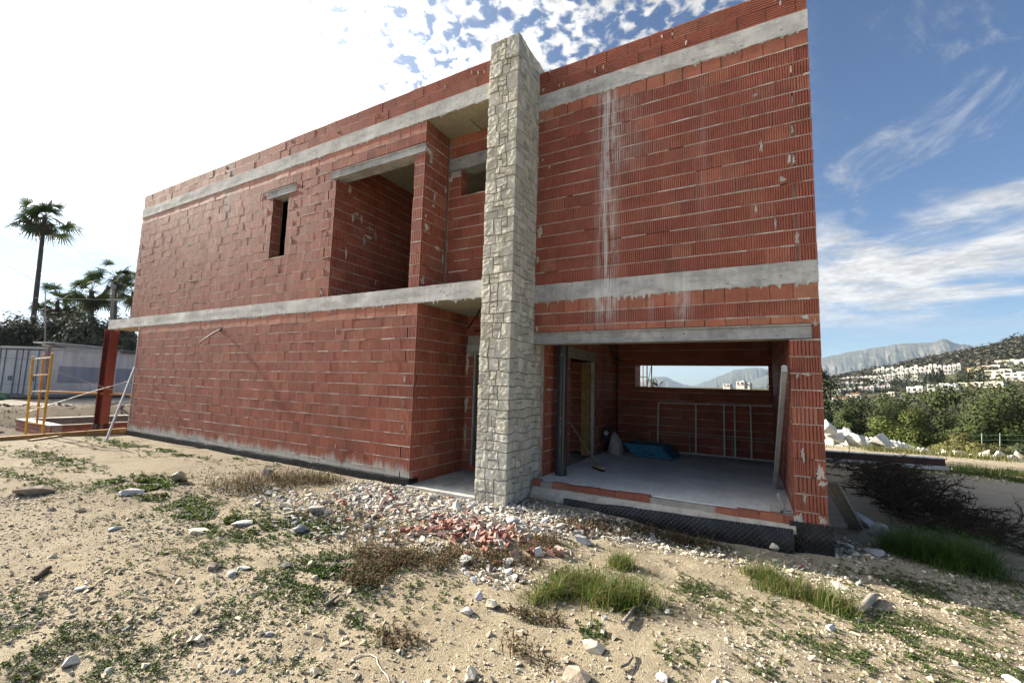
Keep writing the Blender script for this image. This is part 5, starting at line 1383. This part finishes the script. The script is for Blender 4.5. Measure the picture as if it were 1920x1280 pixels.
ptree(1757, 822, 25, 60, 'low olive bush at the right end of the boulder heap', [(.10, .11, .04), (.14, .13, .05)], 2200, .11, .05, 'bush', 'bushes beyond the stones')
tree('oleander_tree', 'dark long leaved oleander rising behind the rear corner of the house', (1.35, 16.6, zg(1.35, 16.6)), 3.25, 1.05, .5, 2600, .17, [(.022, .035, .018), (.03, .048, .022), (.018, .026, .014)], (.05, .3), 34, cat='tree', asp=.2, cr=.30)
def ltree(u, vtop, D, wpx, label, n=4200, cols=OLV, vb=690):
    P = pix(u, vtop, D); gz = .15; return tree('broadleaf_tree', label, (P[0], P[1], gz), P[2]-gz, wpx/2*D/FPX, (P[2]-gz)*.05, n*2, .27, cols, (.18, .5), 40, 'tree', 'dark trees behind the container', cr=.5, asp=.6)
ltree(28, 596, 37, 95, 'dark rounded tree behind the container at the left edge')
ltree(85, 590, 39, 100, 'dark tree behind the container beneath the tall palm')
ltree(140, 584, 38, 110, 'dark tree behind the middle of the container')
ltree(195, 590, 36, 100, 'dark tree behind the container left of the steel column')
ltree(240, 600, 36, 90, 'dark tree behind the container right of the steel column')
ltree(-35, 610, 37, 90, 'dark tree mostly cut off by the left edge of the picture')
ptree(2, 640, 25, 46, 'light green leafy bush at the left edge beside the container', [(.12, .18, .03), (.09, .14, .03)], 1800, .16, .02, 'bush', 'bushes by the container')
# fan palms
M_frond = mat_leaf('palm_frond', .2, .9)
def palm(label, ub, vb, ut, vt, D, rpx, fronds, tr, group='fan palms on the left', dead=6):
    b = pix(ub, vb, D); b[2] = .15; tp = pix(ut, vt, D); R = rpx*D/FPX; rg = random.Random(int(ut*7+vt))
    t = thing('fan_palm', b, label, 'palm', group)
    mb = MB(); n = 10
    mb.tube([b+(tp-b)*i/n+np.array([.12*math.sin(i*.5), 0, 0])*tr for i in range(n+1)], [tr*(1.25-.45*i/n) for i in range(n+1)], 10, (.13, .10, .085)); mb.build('trunk', [M_bark], t)
    mb = MB()
    for i in range(int(fronds*1.1)+dead):
        dd = i >= int(fronds*1.1)
        a = rg.uniform(0, 6.28); e = rg.uniform(-.75, 1.35) if not dd else rg.uniform(-1.3, -.8)
        d = np.array([math.cos(a)*math.cos(e), math.sin(a)*math.cos(e), math.sin(e)]); pl = R*rg.uniform(.25, .75)*(.6 if dd else 1)
        st = tp+d*pl*.5; end = tp+d*pl-np.array([0, 0, .10*R])
        mb.tube([tp, st, end], [.022, .016, .012], 4, (.10, .11, .05), cap=False)
        fd = end-st; fd /= np.linalg.norm(fd); sd = np.cross(fd, (0, 0, 1)); sd /= np.linalg.norm(sd)+1e-9; nn = np.cross(sd, fd); tw = rg.uniform(-1.1, 1.1); sd, nn = sd*math.cos(tw)+nn*math.sin(tw), nn*math.cos(tw)-sd*math.sin(tw)
        k = rg.uniform(.7, 1.25); c = (.042*k, .060*k, .020*k) if not dd else (.10*k, .075*k, .05*k)
        nb = 17; L = R*rg.uniform(.40, .62)
        for j in range(nb):
            q = -1.75+3.5*j/(nb-1); bd = fd*math.cos(q)+sd*math.sin(q); l = L*(1-.22*abs(q)/1.75)*rg.uniform(.8, 1.1)
            ws = np.cross(bd, nn)*l*.048; m_ = end+bd*l*.55+nn*.02*l; tip = end+bd*l-np.array([0, 0, l*(.10+.22*rg.random())])
            mb.add([end-ws*.3, end+ws*.3, m_+ws, m_-ws, tip], [(0, 1, 2, 3), (3, 2, 4)], c)
    mb.build('crown', [M_frond], t); return t
palm('tallest fan palm with a slim bare trunk against the white sky', 60, 640, 84, 408, 38, 52, 26, .17)
palm('low fan palm with a ragged crown right of the tall trunk', 105, 690, 108, 565, 40, 43, 18, .18)
palm('bushy fan palm in the middle of the lower group', 172, 690, 172, 545, 38, 50, 24, .22)
palm('slender fan palm nearest the house edge', 218, 690, 216, 520, 37, 38, 16, .16)
palm('fan palm half hidden by the house edge', 250, 690, 250, 548, 39, 42, 17, .18)
palm('small fan palm tucked between the lower palms', 138, 690, 140, 575, 42, 36, 15, .17)

# ------------------------------------------------------------------ far: town, wooded hill, mountains
HOUSEC = [(.66, .63, .56), (.70, .69, .66), (.62, .57, .46)]
def pix(u, v, r):   # far things: r = horizontal distance
    q = fw + rt*(u-960)/FPX - up*(v-640)/FPX; return CAM + q*(r/math.hypot(q[0], q[1]))
def hit(u, v, fallback):
    r = 230.0
    while r < 880:
        p = pix(u, v, r)
        if zg(p[0], p[1]) > p[2]: return r
        r += 5
    return fallback
def town_house(u, vb, wpx, hpx, D, label, col, group=None, roof=None, turn=28, wins=(2, 2), depth=None, name='white_house', cat='house'):
    D = hit(u, vb+1.0, D)
    P = pix(u, vb, D); dv = float(np.dot(P-CAM, fw)); w, h = wpx*dv/FPX, hpx*dv/FPX; dp = depth or min(w*.8, 12)
    a = R_(math.degrees(math.atan2(P[0], P[1])) + turn)   # facade looks back towards the viewer, turned to the sun
    f = np.array([-math.sin(a), -math.cos(a), 0]); r = np.array([-f[1], f[0], 0]); k = 1/math.cos(R_(turn))
    w *= k*.86
    mb = MB(); c = np.array([P[0], P[1], P[2]+h/2]) - f*dp/2
    mb.obox(c-(0, 0, 1.2), r*w/2, f*dp/2, (0, 0, h/2+1.2), col)
    mb.obox(c+(0, 0, h*.5), r*w*.505, f*dp*.505, (0, 0, h*.03), tuple(q*.95 for q in col))
    nw, nf = wins
    for i in range(nw):
        for j in range(nf):
            x = (i+.5)/nw-.5; z = (j+.52)/nf-.5
            ww, wh = w/nw*(.20+.12*((i+j) % 2)), h/nf*.25
            mb.obox(c+r*w*x+f*(dp/2+.02)+np.array([0, 0, h*z]), r*ww, f*.03, (0, 0, wh), (.05, .055, .065))
            mb.obox(c+r*w*x+f*(dp/2+.25)+np.array([0, 0, h*z-wh-.12]), r*ww*1.3, f*.25, (0, 0, .09), tuple(q*.9 for q in col))
    for j in range(nf): mb.obox(c-r*(w/2+.02)+f*dp*.1+np.array([0, 0, h*((j+.52)/nf-.5)]), r*.03, f*dp*.13, (0, 0, h/nf*.2), (.05, .055, .065))
    if roof:
        b = c+np.array([0, 0, h*.53]); e = 1.08
        q = [b+r*w/2*e*i+f*dp/2*e*j for i, j in ((-1, -1), (1, -1), (1, 1), (-1, 1))]; ap = [b+r*w*.2*i+np.array([0, 0, h*.28]) for i in (-1, 1)]
        mb.add(q+ap, [(3, 2, 5, 4), (1, 0, 4, 5), (0, 3, 4), (2, 1, 5), (0, 1, 2, 3)], roof)
    else:
        mb.obox(c+r*w*.12-f*dp*.1+np.array([0, 0, h*.62]), r*w*.22, f*dp*.25, (0, 0, h*.10), tuple(q*.97 for q in col))
    return tag(mb.build(name, [M_house]), label, cat, group)
M_house = mat_tint('rendered_wall', rough=.85, nscale=.4, lo=.62, hi=.80, bstr=.0)
rt_ = random.Random(3)
def terrace(u0, v0, u1, v1, n, h, D, label, group):
    for i in range(n):
        t = (i+.5)/n; u = u0+(u1-u0)*t; v = v0+(v1-v0)*t
        town_house(u, v+rt_.uniform(-.5, .5), (u1-u0)/n*1.14, 1.3*h*rt_.uniform(.85, 1.12), D+rt_.uniform(-3, 3), label, tuple(q*rt_.uniform(.92, 1.04) for q in (.66, .64, .59)), group, None, 10, (2, 2), 9, 'terraced_house')
terrace(1640, 709, 1800, 699, 18, 12, 545, 'pale terraced house in the highest row of the distant hillside town', 'terraced houses, highest row')
terrace(1575, 721, 1745, 708, 20, 9, 500, 'pale terraced house in the second row of the distant hillside town', 'terraced houses, second row')
terrace(1572, 733, 1730, 721, 17, 10, 455, 'white terraced house in the third row of the distant hillside town', 'terraced houses, third row')
terrace(1565, 741, 1668, 733, 10, 8, 400, 'white terraced house in the lowest row of the distant hillside town', 'terraced houses, lowest row')
H = [(1575, 755, 30, 9, 300, 'low white house with the reddish roof beside the house edge', (.64, .62, .57), (.30, .10, .06), 1),
 (1600, 748, 26, 9, 320, 'white house with a brown tiled roof in front of the lowest terrace', (.66, .64, .60), (.28, .12, .08), 1),
 (1665, 744, 22, 8, 340, 'small cream house above the leftmost pine', (.66, .60, .46), None, 1),
 (1715, 735, 26, 10, 345, 'white flat roofed house left of the grey sided one', (.68, .67, .62), None, 1),
 (1760, 735, 36, 14, 340, 'white villa with a shaded grey side above the pines', (.66, .65, .63), None, 2),
 (1788, 735, 16, 14, 350, 'narrow white annexe right of the grey sided villa', (.56, .57, .60), None, 2),
 (1818, 724, 34, 7, 370, 'long low cream building right of the grey sided villa', (.66, .61, .47), None, 1),
 (1858, 725, 36, 9, 370, 'low white building directly above the big right pine', (.68, .64, .54), None, 1),
 (1838, 705, 38, 15, 440, 'yellow villa with a hipped roof on the right hillside', (.66, .56, .32), (.34, .22, .15), 2),
 (1872, 708, 40, 14, 430, 'cream villa below the topmost house on the right hillside', (.70, .64, .48), None, 2),
 (1905, 713, 34, 14, 425, 'white villa at the right edge below the topmost house', (.68, .65, .58), None, 2),
 (1895, 687, 46, 12, 470, 'topmost cream house with dark window openings on the right hillside', (.68, .63, .46), None, 1),
 (1858, 693, 26, 8, 475, 'pale house behind the yellow villa on the right hillside', (.66, .62, .50), None, 1),
 (1940, 700, 34, 16, 450, 'white house beyond the right edge of the picture', (.68, .65, .58), None, 2)]
for (u, v, w, h, D, lab, c, rf, nf) in H: town_house(u, v, w, h, D, lab, c, None, rf, 26, (3, nf), None)
for (u, v, w, h, D, lab) in ((1388, 722, 16, 7, 320, 'small white house seen through the garage window under the mountain'), (1400, 723, 12, 5, 330, 'lower white house beside it in the garage window view'), (1362, 724, 14, 4, 340, 'pale house left of the white pair in the garage window view')):
    town_house(u, v, w, h, D, lab, (.66, .62, .56), None, None, 24, (2, 1), None)
def wood(name, label, n_c, place, leaves, size, cols, rad):
    cents = []
    while len(cents) < n_c:
        q = place()
        if q is None: continue
        cents.append((*q, rad*random.uniform(.6, 1.4), random.uniform(.65, 1.3)))
    mb = MB(); leaf_cloud(mb, cents, leaves, size, cols, 1.0, .8, crown=(0, 0, -1200)); return tag(mb.build(name, [M_far]), label, 'wood', kind='stuff')
def hillpt():
    a = random.uniform(2, 32); r = random.uniform(560, 900); x, y = r*math.sin(R_(a)), r*math.cos(R_(a))
    if nz(x*.012, y*.012, 5) < -.12+.1*random.random(): return None
    return (x, y, zg(x, y)+random.uniform(.5, 4))
wood('hillside_wood', 'scrubby brown and green wood covering the far hill', 2600, hillpt, 62000, 3.0, [(.085, .075, .052), (.06, .068, .036), (.105, .085, .062), (.045, .056, .03), (.12, .105, .08)], 6)
def valpt():
    a = random.uniform(-25, 34); r = random.uniform(62, 330); x, y = r*math.sin(R_(a)), r*math.cos(R_(a))
    if nz(x*.03, y*.03, 9) < -.1: return None
    return (x, y, zg(x, y)+random.uniform(.3, 4))
wood('valley_wood', 'dark green wood filling the valley below the town', 900, valpt, 26000, 1.5, [(.05, .07, .025), (.065, .08, .03), (.04, .05, .022)], 4)
def gardpt():
    u = random.uniform(1565, 1960); v = 742-(u-1565)*.10+random.uniform(-22, 8); D = 470-(v-700)*2.0; p = pix(u, v, D)
    if nz(u*.05, v*.11, 3) < -.05+.25*random.random(): return None
    return (p[0], p[1], p[2]+1)
wood('garden_trees', 'dark garden greenery between the houses of the hillside town', 170, gardpt, 5200, 1.6, [(.045, .055, .028), (.06, .065, .035), (.035, .045, .022)], 3.4)
for i, (u, v, h, lab) in enumerate(((1744, 716, 12, 'squat dark cypress, leftmost of the group before the highest terrace'), (1751, 718, 20, 'broad dark cypress in the group before the highest terrace'), (1758, 716, 13, 'middle dark cypress in the group before the highest terrace'), (1763, 714, 18, 'tall slim dark cypress, right of the group before the highest terrace'), (1768, 713, 14, 'rightmost small cypress of the group before the highest terrace'), (1700, 733, 11, 'lone dark cypress before the third terrace row'), (1606, 733, 10, 'dark cypress at the left of the third terrace row'))):
    D = 395; p = pix(u, v, D); Hh = h*D/FPX; t = thing('cypress_tree', p, lab, 'tree', 'cypresses in the hillside town')
    mb = MB(); leaf_cloud(mb, [(p[0], p[1], p[2]+Hh*q, Hh*.20*(1.2-q), 1) for q in np.linspace(.1, .95, 9)], 260, 1.0, [(.022, .03, .018), (.03, .038, .022)], 1.1, .6); mb.build('crown', [M_leaf], t)
    mb = MB(); mb.tube([p-(0, 0, 2), p+(0, 0, Hh*.5)], .25, 6, (.10, .08, .06)); mb.build('trunk', [M_bark], t)
def mountain(mname, tab, D0, D1, seed, nA, a0, a1, cliff):
    mb = MB(); A = np.linspace(a0, a1, nA); nt_ = 26; V = np.zeros((nA, nt_, 3))
    for i, a in enumerate(A):
        e = lerp_tab(tab, a) + .08*nz(a*2.1, seed) + .06*nz(a*6, seed+3) + .03*nz(a*15, seed)
        top = CAM[2]+D1*math.tan(R_(e))
        for j in range(nt_):
            t = j/(nt_-1)
            if t < .8:
                q = t/.8; d = D0+(D1-D0)*q; pr = q**1.5*.62 + .38*sstep(.55, .95, q)
                gul = nz(a*1.1+seed+q*1.5, q*2.2, 2)*.6 + nz(a*3.1+seed-q*2, q*6, 5)*.35+nz(a*9+q*5, q*17, 8)*.22
                d += gul*(D1-D0)*.13*math.sin(math.pi*min(1, q)); z = -90+(top+90)*max(0, min(1, pr+(gul*.07+.05*nz(a*3.3+q*7, q*11-a*2, seed))*math.sin(math.pi*q)))
            else: d = D1+(t-.8)/.2*1200; z = top-(t-.8)/.2*(top+90)
            V[i, j] = (d*math.sin(R_(a)), d*math.cos(R_(a)), z)
    F = np.array([(i*nt_+j, (i+1)*nt_+j, (i+1)*nt_+j+1, i*nt_+j+1) for i in range(nA-1) for j in range(nt_-1)])[:, ::-1]
    mb.add(V.reshape(-1, 3), F, (1, 1, 1), 0, False)
    m, nt, b = newmat(mname+'_rock'); P = pos(nt); s = N(nt, 'ShaderNodeSeparateXYZ', {0: P})
    n1 = noise(nt, P, .0026, 6, .65); n2 = noise(nt, vmul(nt, P, (.006, .006, .0045)), 1, 6, .75, 1.0)
    hgt = mp(nt, ma(nt, 'ADD', s.outputs[2], ma(nt, 'MULTIPLY', n1, 260)), cliff, cliff+170)
    c = mix(nt, ma(nt, 'MULTIPLY', hgt, mp(nt, n2, .45, .66)), mix(nt, n1, (.022, .03, .02), (.06, .06, .042)), mix(nt, n2, (.05, .05, .046), (.155, .135, .11)))
    setc(nt, b, c, 1.0); return tag(mb.build('mountain', [m]), kind='structure')
mountain('mountain', [(-2, .2), (2, 2.0), (6, 3.7), (8.26, 4.17), (9.5, 4.5), (11.5, 4.85), (13.36, 5.15), (15.5, 5.2), (16.36, 5.5), (17.2, 5.0), (18.38, 4.7), (19.5, 4.75), (21, 4.4), (25, 3.5), (40, 2.4), (60, 1.2)], 4300, 6000, 3, 330, -2, 60, 270)
mountain('mountain_west', [(-40, .3), (-24, .8), (-18, .6), (-13.5, .5), (-11.2, 1.15), (-9.8, 1.6), (-9.2, 1.52), (-8, 1.0), (-7, .6), (-6, .55), (-4.5, 1.15), (-3, 1.85), (-1.4, 2.55), (.5, 2.8), (2.5, 2.5), (5, 1.6), (10, .5)], 5200, 6600, 9, 260, -40, 10, 420)
# seen through the garage window: a second scaffold and a small palm
t = thing('scaffold_tower', azel(-11.6, -8, 16.5), 'orange scaffold tower seen through the garage window', 'scaffold')
z0 = zg(*azel(-11.6, 0, 16.5)[:2])
for a in (-11.95, -11.45, -10.9):
    mb = MB(); p = azel(a, 0, 16.5); mb.tube([(p[0], p[1], z0), (p[0], p[1], 3.6)], .022, 6, (.45, .20, .08)); mb.build('post', [M_generic], t)
for z in (1.6, 1.95, 2.6):
    mb = MB(); p, q = azel(-12.3, 0, 16.5), azel(-11.45, 0, 16.5); mb.tube([(p[0], p[1], z), (q[0], q[1], z)], .016, 6, (.5, .42, .36)); mb.build('rung', [M_generic], t)
mb = MB(); p, q = azel(-11.45, 0, 16.5), azel(-10.9, 0, 16.5); mb.tube([(p[0], p[1], 1.6), (q[0], q[1], 2.4)], .014, 6, (.5, .42, .36)); mb.build('brace', [M_generic], t)
for (u, v, lab) in ((1222, 726, 'small palm seen through the left of the garage window'), (1234, 728, 'second small palm seen through the garage window, right of the first')):
    D = 27; tp = pix(u, v-3, D); t = thing('fan_palm', (tp[0], tp[1], zg(tp[0], tp[1])), lab, 'palm', 'palms seen through the garage window')
    mb = MB(); mb.tube([(tp[0], tp[1], zg(tp[0], tp[1])-.3), tuple(tp)], .16, 8, (.13, .10, .085)); mb.build('trunk', [M_bark], t)
    mb = MB()
    for i in range(26):
        a = random.uniform(0, 6.28); e = random.uniform(-.1, 1.3); d = np.array([math.cos(a)*math.cos(e), math.sin(a)*math.cos(e), math.sin(e)]); s_ = np.cross(d, (0, 0, 1))*.05
        m_ = tp+d*.45; mb.add([tp, m_-s_, m_+s_, tp+d*.8-np.array([0, 0, .12])], [(0, 1, 3, 2)], (.03, .04, .02))
    mb.build('crown', [M_leaf], t)

# ------------------------------------------------------------------ air
mb = MB(); mb.box(-9000, 9000, -700, 9000, -95, 640)
hz = mb.build('haze', [bpy.data.materials.new('haze_air')]); tag(hz, 'thin blue distance haze over the whole view', 'haze', kind='stuff')
hm = hz.data.materials[0]; hm.use_nodes = True; hn = hm.node_tree; hn.nodes.clear()
pv = N(hn, 'ShaderNodeVolumePrincipled', {'Color': (.62, .78, 1.0, 1), 'Density': 5.5e-5, 'Anisotropy': .25}); ho = N(hn, 'ShaderNodeOutputMaterial'); hn.links.new(pv.outputs[0], ho.inputs['Volume'])

# ------------------------------------------------------------------ sky, sun
SUN_AZ, SUN_EL = -92.4, 24.0
w = bpy.data.worlds.new('World'); SC.world = w; w.use_nodes = True; nt = w.node_tree
bg = nt.nodes['Background']
sky = N(nt, 'ShaderNodeTexSky', {}, sky_type='NISHITA', sun_disc=False, sun_elevation=R_(SUN_EL), sun_rotation=R_(SUN_AZ), dust_density=.6, ozone_density=2.0, air_density=1.0)
dirv = N(nt, 'ShaderNodeTexCoord').outputs['Generated']
s = N(nt, 'ShaderNodeSeparateXYZ', {0: dirv}); dz = s.outputs[2]
k = ma(nt, 'ADD', ma(nt, 'MAXIMUM', dz, 0.0), .10)
pl = N(nt, 'ShaderNodeCombineXYZ', {0: ma(nt, 'DIVIDE', s.outputs[0], k), 1: ma(nt, 'DIVIDE', s.outputs[1], k), 2: 0.0}).outputs[0]
sd = (math.sin(R_(SUN_AZ))*math.cos(R_(SUN_EL)), math.cos(R_(SUN_AZ))*math.cos(R_(SUN_EL)), math.sin(R_(SUN_EL)))
cs = N(nt, 'ShaderNodeVectorMath', {0: dirv, 1: sd}, operation='DOT_PRODUCT').outputs['Value']
azm = ma(nt, 'MULTIPLY', ma(nt, 'ARCTAN2', s.outputs[0], s.outputs[1]), 57.2958)
el = ma(nt, 'MULTIPLY', ma(nt, 'ARCSINE', dz), 57.2958)
# mackerel cloud: small cells, thick towards the sun, broken overhead, none in the right
cell = noise(nt, pl, 22.0, 3, .55, .3); mass = noise(nt, pl, 2.2, 4, .55)
cov = ma(nt, 'MULTIPLY', mp(nt, azm, 2, -112, .52, 1, False), mp(nt, el, 12, 18))
dens = ma(nt, 'ADD', ma(nt, 'ADD', cell, ma(nt, 'MULTIPLY', mass, .55)), ma(nt, 'MULTIPLY', cov, .30))
altoc = ma(nt, 'MULTIPLY', mp(nt, dens, .86, 1.05), ma(nt, 'MULTIPLY', mp(nt, azm, 9, -6), mp(nt, azm, -150, -115)))
# bank and wisps on the right
st = noise(nt, vmul(nt, pl, (.75, 1.3, 1)), 1.5, 6, .62, .5); wis = noise(nt, vmul(nt, pl, (2.2, 1.1, 1)), 1.6, 6, .68, 1.2)
bank = ma(nt, 'MULTIPLY', mp(nt, ma(nt, 'ADD', st, ma(nt, 'MULTIPLY', mp(nt, el, 27, 12), .30)), .62, .86), mp(nt, el, 5, 10.5))
wisp = ma(nt, 'MULTIPLY', mp(nt, wis, .52, .78), .55)
right = ma(nt, 'MULTIPLY', mp(nt, azm, -12, 4), mp(nt, azm, 85, 55))
cr_ = ma(nt, 'MULTIPLY', ma(nt, 'MAXIMUM', bank, wisp), right)
low = ma(nt, 'MULTIPLY', mp(nt, noise(nt, vmul(nt, pl, (.8, .8, 1)), 2.2, 5, .6), .50, .70), ma(nt, 'MULTIPLY', mp(nt, azm, -40, -60), mp(nt, el, 11, 15)))
fill_deck = ma(nt, 'MULTIPLY', mp(nt, noise(nt, pl, 1.3, 5, .6), .40, .62), ma(nt, 'MULTIPLY', mp(nt, ma(nt, 'ABSOLUTE', azm), 100, 135), .55))  # unseen cloud behind the viewer, added to light the house front
cl = ma(nt, 'MAXIMUM', ma(nt, 'MAXIMUM', ma(nt, 'MAXIMUM', altoc, cr_), low), fill_deck)
glow = ma(nt, 'POWER', mp(nt, cs, .0, 1.0, 0, 1, False), 5.5)
shade_ = mp(nt, ma(nt, 'ADD', ma(nt, 'MULTIPLY', noise(nt, pl, 4.0, 5, .6), .6), ma(nt, 'MULTIPLY', noise(nt, pl, 19.0, 3, .6), .4)), .36, .64, .62, 1.0)
cval = ma(nt, 'MULTIPLY', shade_, ma(nt, 'ADD', 2.75, ma(nt, 'MULTIPLY', glow, 26.0)))
ccol = mix(nt, 1, (1.0, .99, .975), N(nt, 'ShaderNodeCombineXYZ', {0: cval, 1: cval, 2: cval}).outputs[0], 'MULTIPLY')
veil = ma(nt, 'MULTIPLY', ma(nt, 'MULTIPLY', glow, .75), mp(nt, el, 6, 20, .22, 1))
base = mix(nt, 1, sky.outputs[0], (.25, .32, .40), 'MULTIPLY')
base = mix(nt, veil, base, (7.0, 7.2, 7.4))
gap = ma(nt, 'MULTIPLY', mp(nt, azm, -50, -62), ma(nt, 'MULTIPLY', mp(nt, el, 15, 11), mp(nt, el, 0, 5)))
base = mix(nt, ma(nt, 'MULTIPLY', gap, .85), base, (1.75, 2.2, 2.55))
col = mix(nt, cl, base, ccol)
nt.links.new(col, bg.inputs[0]); bg.inputs[1].default_value = .12
ld = bpy.data.lights.new('sun', 'SUN'); ld.energy = 5.0; ld.angle = R_(.5); ld.color = (1, .90, .74)
lo = bpy.data.objects.new('sun', ld); COL.objects.link(lo); lo.rotation_euler = Vector(sd).to_track_quat('Z', 'Y').to_euler()
SC.view_settings.view_transform = 'Standard'; SC.view_settings.look = 'None'; SC.view_settings.gamma = 1.0; SC.view_settings.exposure = 1.55
SC.cycles.max_bounces = 8; SC.cycles.diffuse_bounces = 1; SC.cycles.volume_bounces = 1; SC.cycles.transparent_max_bounces = 8
